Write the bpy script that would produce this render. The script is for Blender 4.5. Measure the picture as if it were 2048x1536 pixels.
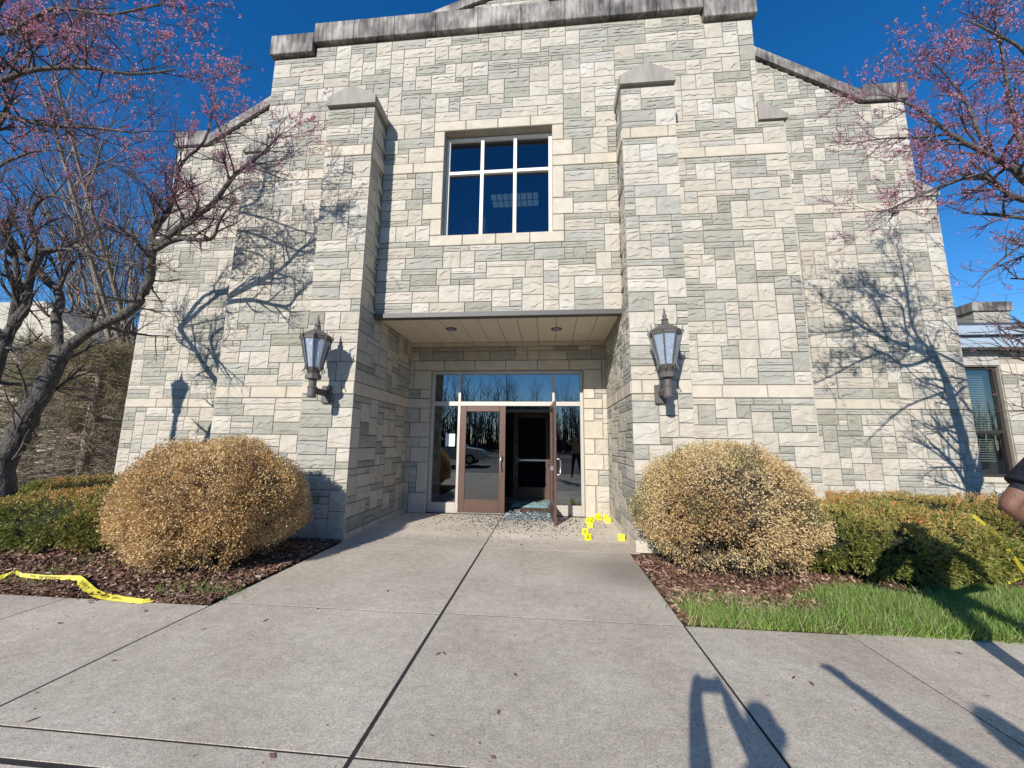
import bpy, math, random
import numpy as np
from math import sin, cos, tan, radians, degrees, pi, sqrt, atan2
from mathutils import Vector, Matrix

for o in list(bpy.data.objects): bpy.data.objects.remove(o)
scene = bpy.context.scene
COL = scene.collection

# ------------------------------------------------------------------ camera
F_PX = 769.0
CAM = np.array([0.0, 0.0, 1.40])
YAW, PIT, ROL = radians(-5.387), radians(8.743), radians(0.653)
_f = np.array([sin(YAW)*cos(PIT), cos(YAW)*cos(PIT), sin(PIT)])
_r = np.array([cos(YAW), -sin(YAW), 0.0]); _u = np.cross(_r, _f)
CR = cos(ROL)*_r + sin(ROL)*_u; CU = -sin(ROL)*_r + cos(ROL)*_u; CF = _f
cam = bpy.data.cameras.new('camera'); camo = bpy.data.objects.new('camera', cam); COL.objects.link(camo)
cam.sensor_fit = 'HORIZONTAL'; cam.sensor_width = 36.0; cam.lens = F_PX/2048*36.0
cam.clip_start = 0.01; cam.clip_end = 2000
camo.matrix_world = Matrix(((CR[0], CU[0], -CF[0], CAM[0]), (CR[1], CU[1], -CF[1], CAM[1]), (CR[2], CU[2], -CF[2], CAM[2]), (0, 0, 0, 1)))
scene.camera = camo
scene.render.resolution_x = 1024; scene.render.resolution_y = 768
# ------------------------------------------------------------------ sky, sun, exposure
SUNV = Vector((-0.35, -1.0, 0.52)).normalized()      # towards the sun
EL = math.asin(SUNV.z); AZ = atan2(SUNV.x, SUNV.y)
world = bpy.data.worlds.new('World'); scene.world = world; world.use_nodes = True
wn = world.node_tree.nodes; wl = world.node_tree.links
sky = wn.new('ShaderNodeTexSky'); sky.sky_type = 'NISHITA'; sky.sun_disc = False
sky.sun_elevation = EL; sky.sun_rotation = AZ % (2*pi); sky.altitude = 300; sky.air_density = 1.0; sky.dust_density = 0.0; sky.ozone_density = 4.0
hs = wn.new('ShaderNodeHueSaturation'); hs.inputs['Saturation'].default_value = 1.3; hs.inputs['Hue'].default_value = 0.505
wl.new(sky.outputs[0], hs.inputs['Color']); wl.new(hs.outputs[0], wn['Background'].inputs['Color']); wn['Background'].inputs['Strength'].default_value = 0.14
sl = bpy.data.lights.new('sun', 'SUN'); sl.energy = 4.9; sl.angle = radians(0.53); sl.color = (1.0, 0.95, 0.88)
so = bpy.data.objects.new('sun', sl); COL.objects.link(so)
so.rotation_euler = SUNV.to_track_quat('Z', 'Y').to_euler()
so.location = (-10, -20, 30)
scene.view_settings.view_transform = 'Standard'; scene.view_settings.look = 'None'
scene.view_settings.exposure = 0.24; scene.view_settings.gamma = 1.0
scene.render.engine = 'CYCLES'

rng = random.Random(7); NR = np.random.default_rng(11)

# ------------------------------------------------------------------ pixel helpers (photo pixel -> direction; distance given by the surface touched)
def ray(px, py): return CR*(px-1024)/F_PX - CU*(py-768)/F_PX + CF
def atY(px, py, y): d = ray(px, py); return CAM + d*((y-CAM[1])/d[1])
def atZ(px, py, z=0.0): d = ray(px, py); return CAM + d*((z-CAM[2])/d[2])
def proj(p):
    v = np.asarray(p, float)-CAM; w = v@CF
    return (1024+F_PX*(v@CR)/w, 768-F_PX*(v@CU)/w, w)

# ------------------------------------------------------------------ materials
def newmat(name):
    m = bpy.data.materials.new(name); m.use_nodes = True
    return m, m.node_tree.nodes, m.node_tree.links, m.node_tree.nodes['Principled BSDF']
def rgba(c): return (c[0], c[1], c[2], 1.0)
def mat(name, col, rough=0.7, var=0.0, scale=8.0, bump=0.0, bscale=40.0, metal=0.0, spec=0.4, detail=6.0, stretch=None, col2=None, obj=True, bdist=0.02):
    m, n, l, b = newmat(name)
    b.inputs['Roughness'].default_value = rough; b.inputs['Metallic'].default_value = metal
    b.inputs['Specular IOR Level'].default_value = spec
    tc = n.new('ShaderNodeTexCoord'); src = tc.outputs['Object']
    if stretch:
        mp = n.new('ShaderNodeMapping'); mp.inputs['Scale'].default_value = stretch; l.new(src, mp.inputs[0]); src = mp.outputs[0]
    b.inputs['Base Color'].default_value = rgba(col)
    if var or col2:
        tx = n.new('ShaderNodeTexNoise'); tx.inputs['Scale'].default_value = scale; tx.inputs['Detail'].default_value = detail; tx.inputs['Roughness'].default_value = 0.65
        l.new(src, tx.inputs['Vector'])
        r = n.new('ShaderNodeValToRGB'); r.color_ramp.elements[0].position = 0.3; r.color_ramp.elements[1].position = 0.7
        c2 = col2 if col2 else [min(1, c*(1+var)) for c in col]; c1 = col if col2 else [c*(1-var) for c in col]
        r.color_ramp.elements[0].color = rgba(c1); r.color_ramp.elements[1].color = rgba(c2)
        l.new(tx.outputs['Fac'], r.inputs[0]); l.new(r.outputs[0], b.inputs['Base Color'])
    if bump:
        t2 = n.new('ShaderNodeTexNoise'); t2.inputs['Scale'].default_value = bscale; t2.inputs['Detail'].default_value = 5; l.new(src, t2.inputs['Vector'])
        bp = n.new('ShaderNodeBump'); bp.inputs['Strength'].default_value = bump; bp.inputs['Distance'].default_value = bdist
        l.new(t2.outputs['Fac'], bp.inputs['Height']); l.new(bp.outputs[0], b.inputs['Normal'])
    return m
def tone_mat(name, stops, rough=0.6, spec=0.3, trans=0.0):
    """colour of each leaf / piece from its own random 'tone'"""
    m, n, l, b = newmat(name)
    at = n.new('ShaderNodeAttribute'); at.attribute_name = 'tone'
    r = n.new('ShaderNodeValToRGB'); e = r.color_ramp.elements
    while len(e) < len(stops): e.new(0.5)
    for i, (p, c) in enumerate(stops): e[i].position = p; e[i].color = rgba(c)
    l.new(at.outputs['Fac'], r.inputs[0]); l.new(r.outputs[0], b.inputs['Base Color'])
    b.inputs['Roughness'].default_value = rough; b.inputs['Specular IOR Level'].default_value = spec
    if trans:
        t = n.new('ShaderNodeBsdfTranslucent'); l.new(r.outputs[0], t.inputs[0]); mx = n.new('ShaderNodeMixShader'); mx.inputs[0].default_value = trans
        out = n['Material Output']; l.new(b.outputs[0], mx.inputs[1]); l.new(t.outputs[0], mx.inputs[2]); l.new(mx.outputs[0], out.inputs[0])
    return m
def stone_mat(name, stops, bump=0.6):
    m, n, l, b = newmat(name)
    at = n.new('ShaderNodeAttribute'); at.attribute_name = 'tone'
    r = n.new('ShaderNodeValToRGB'); e = r.color_ramp.elements
    while len(e) < len(stops): e.new(0.5)
    for i, (p, c) in enumerate(stops): e[i].position = p; e[i].color = rgba(c)
    l.new(at.outputs['Fac'], r.inputs[0])
    tc = n.new('ShaderNodeTexCoord')
    n1 = n.new('ShaderNodeTexNoise'); n1.inputs['Scale'].default_value = 5.5; n1.inputs['Detail'].default_value = 8; n1.inputs['Roughness'].default_value = 0.7; l.new(tc.outputs['Object'], n1.inputs['Vector'])
    mr = n.new('ShaderNodeMapRange'); mr.inputs[1].default_value = 0.3; mr.inputs[2].default_value = 0.7; mr.inputs[3].default_value = 0.84; mr.inputs[4].default_value = 1.1
    l.new(n1.outputs['Fac'], mr.inputs[0])
    n3 = n.new('ShaderNodeTexNoise'); n3.inputs['Scale'].default_value = 90; n3.inputs['Detail'].default_value = 3; l.new(tc.outputs['Object'], n3.inputs['Vector'])
    mr3 = n.new('ShaderNodeMapRange'); mr3.inputs[1].default_value = 0.3; mr3.inputs[2].default_value = 0.7; mr3.inputs[3].default_value = 0.93; mr3.inputs[4].default_value = 1.05; l.new(n3.outputs['Fac'], mr3.inputs[0])
    mm = n.new('ShaderNodeMath'); mm.operation = 'MULTIPLY'; l.new(mr.outputs[0], mm.inputs[0]); l.new(mr3.outputs[0], mm.inputs[1])
    vm = n.new('ShaderNodeVectorMath'); vm.operation = 'SCALE'; l.new(r.outputs[0], vm.inputs[0]); l.new(mm.outputs[0], vm.inputs['Scale'])
    l.new(vm.outputs[0], b.inputs['Base Color'])
    mp = n.new('ShaderNodeMapping'); mp.inputs['Scale'].default_value = (5, 5, 13); l.new(tc.outputs['Object'], mp.inputs[0])
    nb = n.new('ShaderNodeTexNoise'); nb.noise_type = 'RIDGED_MULTIFRACTAL'; nb.inputs['Scale'].default_value = 1.3; nb.inputs['Detail'].default_value = 5; nb.inputs['Roughness'].default_value = 0.55; l.new(mp.outputs[0], nb.inputs['Vector'])
    bp = n.new('ShaderNodeBump'); bp.inputs['Strength'].default_value = bump; bp.inputs['Distance'].default_value = 0.02; l.new(nb.outputs['Fac'], bp.inputs['Height'])
    bp2 = n.new('ShaderNodeBump'); bp2.inputs['Strength'].default_value = 0.35; bp2.inputs['Distance'].default_value = 0.004; l.new(n3.outputs['Fac'], bp2.inputs['Height']); l.new(bp.outputs[0], bp2.inputs['Normal'])
    l.new(bp2.outputs[0], b.inputs['Normal'])
    b.inputs['Roughness'].default_value = 0.88; b.inputs['Specular IOR Level'].default_value = 0.25
    return m
def glass_mat(name, tint=(0.42, 0.5, 0.52), refl=0.12, hi=0.9):
    m, n, l, b = newmat(name); n.remove(b)
    t = n.new('ShaderNodeBsdfTransparent'); t.inputs[0].default_value = rgba(tint)
    g = n.new('ShaderNodeBsdfGlossy'); g.inputs['Roughness'].default_value = 0.0; g.inputs[0].default_value = (0.95, 0.97, 1, 1)
    lw = n.new('ShaderNodeLayerWeight'); lw.inputs[0].default_value = 0.5
    mr = n.new('ShaderNodeMapRange'); mr.inputs[1].default_value = 0.0; mr.inputs[2].default_value = 1.0; mr.inputs[3].default_value = refl; mr.inputs[4].default_value = hi
    l.new(lw.outputs['Fresnel'], mr.inputs[0])
    mx = n.new('ShaderNodeMixShader'); l.new(mr.outputs[0], mx.inputs[0]); l.new(t.outputs[0], mx.inputs[1]); l.new(g.outputs[0], mx.inputs[2]); l.new(mx.outputs[0], n['Material Output'].inputs[0])
    return m
def emit_mat(name, col, s):
    m, n, l, b = newmat(name); b.inputs['Base Color'].default_value = rgba(col); b.inputs['Emission Color'].default_value = rgba(col); b.inputs['Emission Strength'].default_value = s
    return m

M = {}
M['cream'] = stone_mat('cream_stone', [(0, (0.44, 0.395, 0.32)), (0.5, (0.495, 0.45, 0.37)), (1, (0.53, 0.495, 0.425))])
M['grey'] = stone_mat('grey_stone', [(0, (0.285, 0.27, 0.21)), (0.35, (0.34, 0.325, 0.268)), (0.7, (0.372, 0.357, 0.304)), (1, (0.415, 0.395, 0.343))])
M['lime'] = stone_mat('limestone', [(0, (0.52, 0.46, 0.36)), (1, (0.575, 0.515, 0.415))], bump=0.05)
M['mortar'] = mat('mortar', (0.36, 0.325, 0.265), 0.95, 0.15, 20)
def coping_mat():
    m, n, l, b = newmat('weathered_coping')
    tc = n.new('ShaderNodeTexCoord'); mp = n.new('ShaderNodeMapping'); mp.inputs['Scale'].default_value = (9, 9, 1.3); l.new(tc.outputs['Object'], mp.inputs[0])
    a = n.new('ShaderNodeTexNoise'); a.inputs['Scale'].default_value = 1.6; a.inputs['Detail'].default_value = 9; a.inputs['Roughness'].default_value = 0.7; l.new(mp.outputs[0], a.inputs['Vector'])
    c = n.new('ShaderNodeTexNoise'); c.inputs['Scale'].default_value = 1.7; c.inputs['Detail'].default_value = 5; l.new(tc.outputs['Object'], c.inputs['Vector'])
    ad = n.new('ShaderNodeMath'); ad.operation = 'ADD'; l.new(a.outputs['Fac'], ad.inputs[0]); l.new(c.outputs['Fac'], ad.inputs[1])
    r = n.new('ShaderNodeValToRGB'); e = r.color_ramp.elements; e[0].position = 0.40; e[0].color = rgba((0.06, 0.053, 0.05)); e[1].position = 0.62; e[1].color = rgba((0.42, 0.39, 0.345))
    k = e.new(0.5); k.color = rgba((0.19, 0.172, 0.157))
    ml = n.new('ShaderNodeMath'); ml.operation = 'MULTIPLY'; ml.inputs[1].default_value = 0.5; l.new(ad.outputs[0], ml.inputs[0]); l.new(ml.outputs[0], r.inputs[0]); l.new(r.outputs[0], b.inputs['Base Color'])
    b.inputs['Roughness'].default_value = 0.9
    bp = n.new('ShaderNodeBump'); bp.inputs['Strength'].default_value = 0.3; bp.inputs['Distance'].default_value = 0.01; l.new(a.outputs['Fac'], bp.inputs['Height']); l.new(bp.outputs[0], b.inputs['Normal'])
    return m
M['coping'] = coping_mat()
M['cap'] = mat('cap_stone', (0.25, 0.225, 0.195), 0.9, 0.0, 2.2, 0.2, 30, col2=(0.37, 0.34, 0.29), stretch=(4, 4, 1.2), detail=9)
def concrete_mat():
    m, n, l, b = newmat('concrete')
    tc = n.new('ShaderNodeTexCoord'); src = tc.outputs['Object']
    def noise(s, d, ro=0.6):
        t = n.new('ShaderNodeTexNoise'); t.inputs['Scale'].default_value = s; t.inputs['Detail'].default_value = d; t.inputs['Roughness'].default_value = ro; l.new(src, t.inputs['Vector']); return t
    a = noise(1.1, 6, 0.65); f = noise(170, 3, 0.7); g = noise(14, 6)
    r = n.new('ShaderNodeValToRGB'); e = r.color_ramp.elements
    e[0].position = 0.30; e[0].color = rgba((0.49, 0.42, 0.325)); e[1].position = 0.68; e[1].color = rgba((0.67, 0.59, 0.475)); l.new(a.outputs['Fac'], r.inputs[0])
    # weathering: the slab under the soffit stays clean and pale; a damp dark stain by the straw bush
    sx = n.new('ShaderNodeSeparateXYZ'); l.new(src, sx.inputs[0])
    wob = n.new('ShaderNodeMath'); wob.operation = 'MULTIPLY_ADD'; wob.inputs[1].default_value = 0.6; l.new(g.outputs['Fac'], wob.inputs[0]); l.new(sx.outputs['Y'], wob.inputs[2])
    cln = n.new('ShaderNodeMapRange'); cln.interpolation_type = 'SMOOTHSTEP'; cln.inputs[1].default_value = 6.05; cln.inputs[2].default_value = 6.45; cln.inputs[3].default_value = 0.93; cln.inputs[4].default_value = 1.18; l.new(wob.outputs[0], cln.inputs[0])
    dv = n.new('ShaderNodeVectorMath'); dv.operation = 'DISTANCE'; dv.inputs[1].default_value = (0.95, 4.75, 0); l.new(src, dv.inputs[0])
    dn = n.new('ShaderNodeMath'); dn.operation = 'MULTIPLY_ADD'; dn.inputs[1].default_value = -1.1; l.new(g.outputs['Fac'], dn.inputs[0]); l.new(dv.outputs['Value'], dn.inputs[2])
    stn = n.new('ShaderNodeMapRange'); stn.interpolation_type = 'SMOOTHSTEP'; stn.inputs[1].default_value = -0.45; stn.inputs[2].default_value = 0.35; stn.inputs[3].default_value = 0.6; stn.inputs[4].default_value = 1.0; l.new(dn.outputs[0], stn.inputs[0])
    cs_ = n.new('ShaderNodeMath'); cs_.operation = 'MULTIPLY'; l.new(cln.outputs[0], cs_.inputs[0]); l.new(stn.outputs[0], cs_.inputs[1])
    def mr(t, lo, hi, i0=0.35, i1=0.65):
        k = n.new('ShaderNodeMapRange'); k.inputs[1].default_value = i0; k.inputs[2].default_value = i1; k.inputs[3].default_value = lo; k.inputs[4].default_value = hi; l.new(t.outputs[0], k.inputs[0]); return k
    m1 = mr(f, 0.62, 1.28); f2 = noise(58, 3, 0.7); m2_ = mr(f2, 0.80, 1.16); m2g = mr(g, 0.88, 1.09)
    m2 = n.new('ShaderNodeMath'); m2.operation = 'MULTIPLY'; l.new(m2_.outputs[0], m2.inputs[0]); l.new(m2g.outputs[0], m2.inputs[1])
    oi = n.new('ShaderNodeObjectInfo'); orr = n.new('ShaderNodeMapRange'); orr.inputs[3].default_value = 0.92; orr.inputs[4].default_value = 1.05; l.new(oi.outputs['Random'], orr.inputs[0])
    cr = n.new('ShaderNodeTexVoronoi'); cr.feature = 'DISTANCE_TO_EDGE'; cr.inputs['Scale'].default_value = 0.42; wv = n.new('ShaderNodeVectorMath'); wv.operation = 'ADD'; l.new(src, wv.inputs[0]); l.new(g.outputs['Color'], wv.inputs[1]); l.new(wv.outputs[0], cr.inputs['Vector'])
    ck = n.new('ShaderNodeMapRange'); ck.inputs[1].default_value = 0.0; ck.inputs[2].default_value = 0.0035; ck.inputs[3].default_value = 0.72; ck.inputs[4].default_value = 1.0; l.new(cr.outputs['Distance'], ck.inputs[0])
    ow = n.new('ShaderNodeMath'); ow.operation = 'MULTIPLY'; l.new(orr.outputs[0], ow.inputs[0]); l.new(ck.outputs[0], ow.inputs[1])
    v = n.new('ShaderNodeTexVoronoi'); v.inputs['Scale'].default_value = 16; l.new(src, v.inputs['Vector'])
    sp = n.new('ShaderNodeMapRange'); sp.inputs[1].default_value = 0.05; sp.inputs[2].default_value = 0.09; sp.inputs[3].default_value = 0.5; sp.inputs[4].default_value = 1.0; l.new(v.outputs['Distance'], sp.inputs[0])
    mm = n.new('ShaderNodeMath'); mm.operation = 'MULTIPLY'; l.new(m1.outputs[0], mm.inputs[0]); l.new(m2.outputs[0], mm.inputs[1])
    vm = n.new('ShaderNodeVectorMath'); vm.operation = 'SCALE'; l.new(r.outputs[0], vm.inputs[0]); l.new(mm.outputs[0], vm.inputs['Scale'])
    vm2 = n.new('ShaderNodeVectorMath'); vm2.operation = 'SCALE'; l.new(vm.outputs[0], vm2.inputs[0]); ow2 = n.new('ShaderNodeMath'); ow2.operation = 'MULTIPLY'; l.new(cs_.outputs[0], ow2.inputs[0]); l.new(ow.outputs[0], ow2.inputs[1]); l.new(ow2.outputs[0], vm2.inputs['Scale']); vm3 = n.new('ShaderNodeVectorMath'); vm3.operation = 'SCALE'; l.new(vm2.outputs[0], vm3.inputs[0]); l.new(sp.outputs[0], vm3.inputs['Scale'])
    l.new(vm3.outputs[0], b.inputs['Base Color']); b.inputs['Roughness'].default_value = 0.93; b.inputs['Specular IOR Level'].default_value = 0.2
    bp = n.new('ShaderNodeBump'); bp.inputs['Strength'].default_value = 0.5; bp.inputs['Distance'].default_value = 0.003; l.new(f.outputs['Fac'], bp.inputs['Height']); l.new(bp.outputs[0], b.inputs['Normal'])
    return m
M['concrete'] = concrete_mat()
M['joint'] = mat('joint_dirt', (0.03, 0.027, 0.023), 1.0, 0.3, 30)
M['asphalt'] = mat('asphalt', (0.055, 0.055, 0.056), 0.9, 0.25, 60, 0.3, 150)
M['mulch_soil'] = mat('mulch_soil', (0.07, 0.035, 0.022), 1.0, 0.4, 25, 0.8, 60)
M['mulch'] = tone_mat('mulch_chips', [(0, (0.08, 0.04, 0.027)), (0.5, (0.21, 0.112, 0.075)), (0.85, (0.34, 0.21, 0.145)), (1, (0.54, 0.42, 0.30))], 0.9)
M['turf'] = mat('turf', (0.07, 0.10, 0.03), 1.0, 0.35, 9, 0.5, 80)
M['grass'] = tone_mat('grass_blade', [(0, (0.10, 0.18, 0.03)), (0.5, (0.21, 0.34, 0.06)), (0.8, (0.36, 0.46, 0.14)), (1, (0.52, 0.47, 0.27))], 0.5, 0.3, 0.3)
M['gold_leaf'] = tone_mat('dead_gold_leaf', [(0, (0.36, 0.20, 0.075)), (0.35, (0.57, 0.365, 0.145)), (0.75, (0.73, 0.525, 0.26)), (1, (0.80, 0.68, 0.45))], 0.5, 0.45, 0.25)
M['straw_leaf'] = tone_mat('dead_straw_leaf', [(0, (0.11, 0.14, 0.05)), (0.12, (0.20, 0.20, 0.075)), (0.2, (0.46, 0.26, 0.12)), (0.5, (0.60, 0.43, 0.20)), (0.8, (0.70, 0.56, 0.30)), (1, (0.78, 0.68, 0.46))], 0.5, 0.4, 0.25)
M['yew'] = tone_mat('yew_needles', [(0, (0.05, 0.075, 0.018)), (0.4, (0.18, 0.205, 0.042)), (0.65, (0.34, 0.31, 0.085)), (0.82, (0.50, 0.33, 0.11)), (1, (0.54, 0.24, 0.08))], 0.5, 0.3, 0.2)
M['twig'] = mat('dead_twig', (0.16, 0.125, 0.09), 0.9, 0.3, 30)
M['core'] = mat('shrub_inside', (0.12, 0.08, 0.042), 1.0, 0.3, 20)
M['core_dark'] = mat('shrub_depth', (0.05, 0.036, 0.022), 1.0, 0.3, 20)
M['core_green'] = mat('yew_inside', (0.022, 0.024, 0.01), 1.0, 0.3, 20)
M['bark'] = mat('bark', (0.03, 0.026, 0.023), 0.95, 0.0, 9, 1.0, 22, col2=(0.165, 0.15, 0.132), stretch=(2, 2, 1.0), detail=9, bdist=0.03)
M['bark_twig'] = mat('twig_bark', (0.085, 0.062, 0.055), 0.9, 0.3, 20)
M['bark_pale'] = mat('pale_bark', (0.27, 0.22, 0.165), 0.95, 0.3, 12, 0.5, 30)
M['blossom'] = tone_mat('redbud_blossom', [(0, (0.42, 0.11, 0.21)), (0.5, (0.68, 0.29, 0.40)), (0.82, (0.80, 0.50, 0.57)), (1, (0.50, 0.38, 0.24))], 0.6, 0.2, 0.5)
M['olive'] = tone_mat('olive_needles', [(0, (0.13, 0.11, 0.05)), (0.5, (0.24, 0.20, 0.09)), (1, (0.34, 0.30, 0.14))], 0.7, 0.2, 0.2)
M['alum'] = mat('aluminium_frame', (0.50, 0.46, 0.40), 0.45, 0.04, 4, 0.05, 60, 0.25)
M['white_frame'] = mat('cream_window_frame', (0.80, 0.76, 0.66), 0.4, 0.03, 5)
M['brown'] = mat('bronze_door', (0.12, 0.07, 0.052), 0.42, 0.12, 3, 0.05, 50, 0.2, stretch=(3, 3, 0.6))
M['darkbronze'] = mat('dark_bronze', (0.055, 0.045, 0.038), 0.45, 0.1, 5, 0.05, 50, 0.3)
M['steel'] = mat('brushed_steel', (0.62, 0.60, 0.57), 0.3, 0.05, 30, metal=0.9)
M['black'] = mat('black_rubber', (0.012, 0.012, 0.012), 0.6, 0.2, 10)
M['lantern'] = mat('lantern_metal', (0.115, 0.103, 0.093), 0.55, 0.12, 14, 0.15, 60, 0.15)
M['glass'] = glass_mat('door_glass', (0.30, 0.36, 0.38), 0.10)
M['glass_annex'] = glass_mat('annex_glass', (0.75, 0.78, 0.78), 0.02, 0.3)
M['glass_up'] = glass_mat('window_glass', (0.46, 0.50, 0.55), 0.0, 0.42)
M['soffit'] = mat('soffit_panel', (0.70, 0.63, 0.50), 0.6, 0.05, 4)
M['fascia_dark'] = mat('steel_lintel', (0.085, 0.08, 0.072), 0.5, 0.1, 6)
M['interior'] = mat('interior_wall', (0.17, 0.165, 0.16), 0.9, 0.1, 3)
M['interior_dark'] = mat('interior_dark', (0.02, 0.02, 0.02), 0.9, 0.1, 3)
M['mat_brown'] = mat('entrance_mat', (0.13, 0.075, 0.045), 1.0, 0.3, 60, 0.5, 150)
M['tile'] = mat('vestibule_floor', (0.30, 0.30, 0.28), 0.5, 0.1, 6)
M['shard'] = tone_mat('glass_shard', [(0, (0.02, 0.03, 0.035)), (0.45, (0.07, 0.10, 0.12)), (0.8, (0.30, 0.38, 0.42)), (1, (0.85, 0.9, 0.95))], 0.15, 0.8)
M['crumb_shade'] = tone_mat('glass_crumb', [(0, (0.03, 0.032, 0.03)), (0.8, (0.10, 0.11, 0.10)), (1, (0.5, 0.55, 0.55))], 0.25, 0.7)  # dark tones stand in for the small shadows of the glass cubes
M['glass_heap'] = mat('crazed_glass', (0.30, 0.47, 0.50), 0.25, 0.25, 50, 0.8, 90, spec=0.8)
M['yellow'] = mat('yellow_card', (0.82, 0.74, 0.02), 0.5, 0.03, 5)
M['tape'] = mat('yellow_tape', (0.74, 0.63, 0.06), 0.35, 0.08, 9, spec=0.5)
M['ink'] = mat('black_ink', (0.015, 0.015, 0.015), 0.6)
M['metal_roof'] = mat('metal_roof', (0.20, 0.235, 0.28), 0.45, 0.06, 3, metal=0.3)
M['fascia'] = mat('blue_grey_fascia', (0.33, 0.40, 0.48), 0.45, 0.05, 3)
M['panel'] = mat('beige_panel', (0.44, 0.41, 0.37), 0.6, 0.04, 3)
M['blind'] = mat('blind_slat', (0.55, 0.58, 0.57), 0.5, 0.03, 3)
M['rubble'] = mat('brown_wall', (0.16, 0.125, 0.095), 0.95, 0.3, 4, 0.4, 20)
M['shingle'] = mat('grey_shingles', (0.10, 0.10, 0.115), 0.9, 0.3, 20, 0.4, 60)
M['skin'] = mat('skin', (0.20, 0.10, 0.066), 0.5, 0.22, 18, 0.35, 120)
M['skin_light'] = mat('skin_light', (0.50, 0.30, 0.22), 0.5, 0.08, 25)
M['navy'] = mat('navy_uniform', (0.012, 0.014, 0.022), 0.8, 0.3, 40, 0.9, 22)
M['khaki'] = mat('khaki_cloth', (0.25, 0.21, 0.15), 0.9, 0.15, 40)
M['hair'] = mat('dark_hair', (0.02, 0.015, 0.012), 0.6, 0.3, 60)
M['patch_blue'] = mat('patch_blue', (0.06, 0.10, 0.32), 0.7, 0.5, 60)
M['patch_white'] = mat('patch_white', (0.6, 0.62, 0.68), 0.7, 0.3, 80)
M['carpaint'] = mat('silver_paint', (0.55, 0.56, 0.57), 0.25, 0.02, 3, metal=0.4, spec=0.6)
M['red'] = mat('red_lens', (0.4, 0.02, 0.02), 0.3)
M['lampglass'] = mat('seeded_glass', (0.30, 0.37, 0.46), 0.12, 0.25, 60, 0.7, 130, spec=0.9)
M['fixture'] = emit_mat('fluorescent_lens', (0.55, 0.75, 0.62), 0.42)
M['paper'] = mat('paper', (0.65, 0.72, 0.75), 0.8)
M['teal'] = mat('teal_plastic', (0.30, 0.55, 0.50), 0.4)

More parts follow.
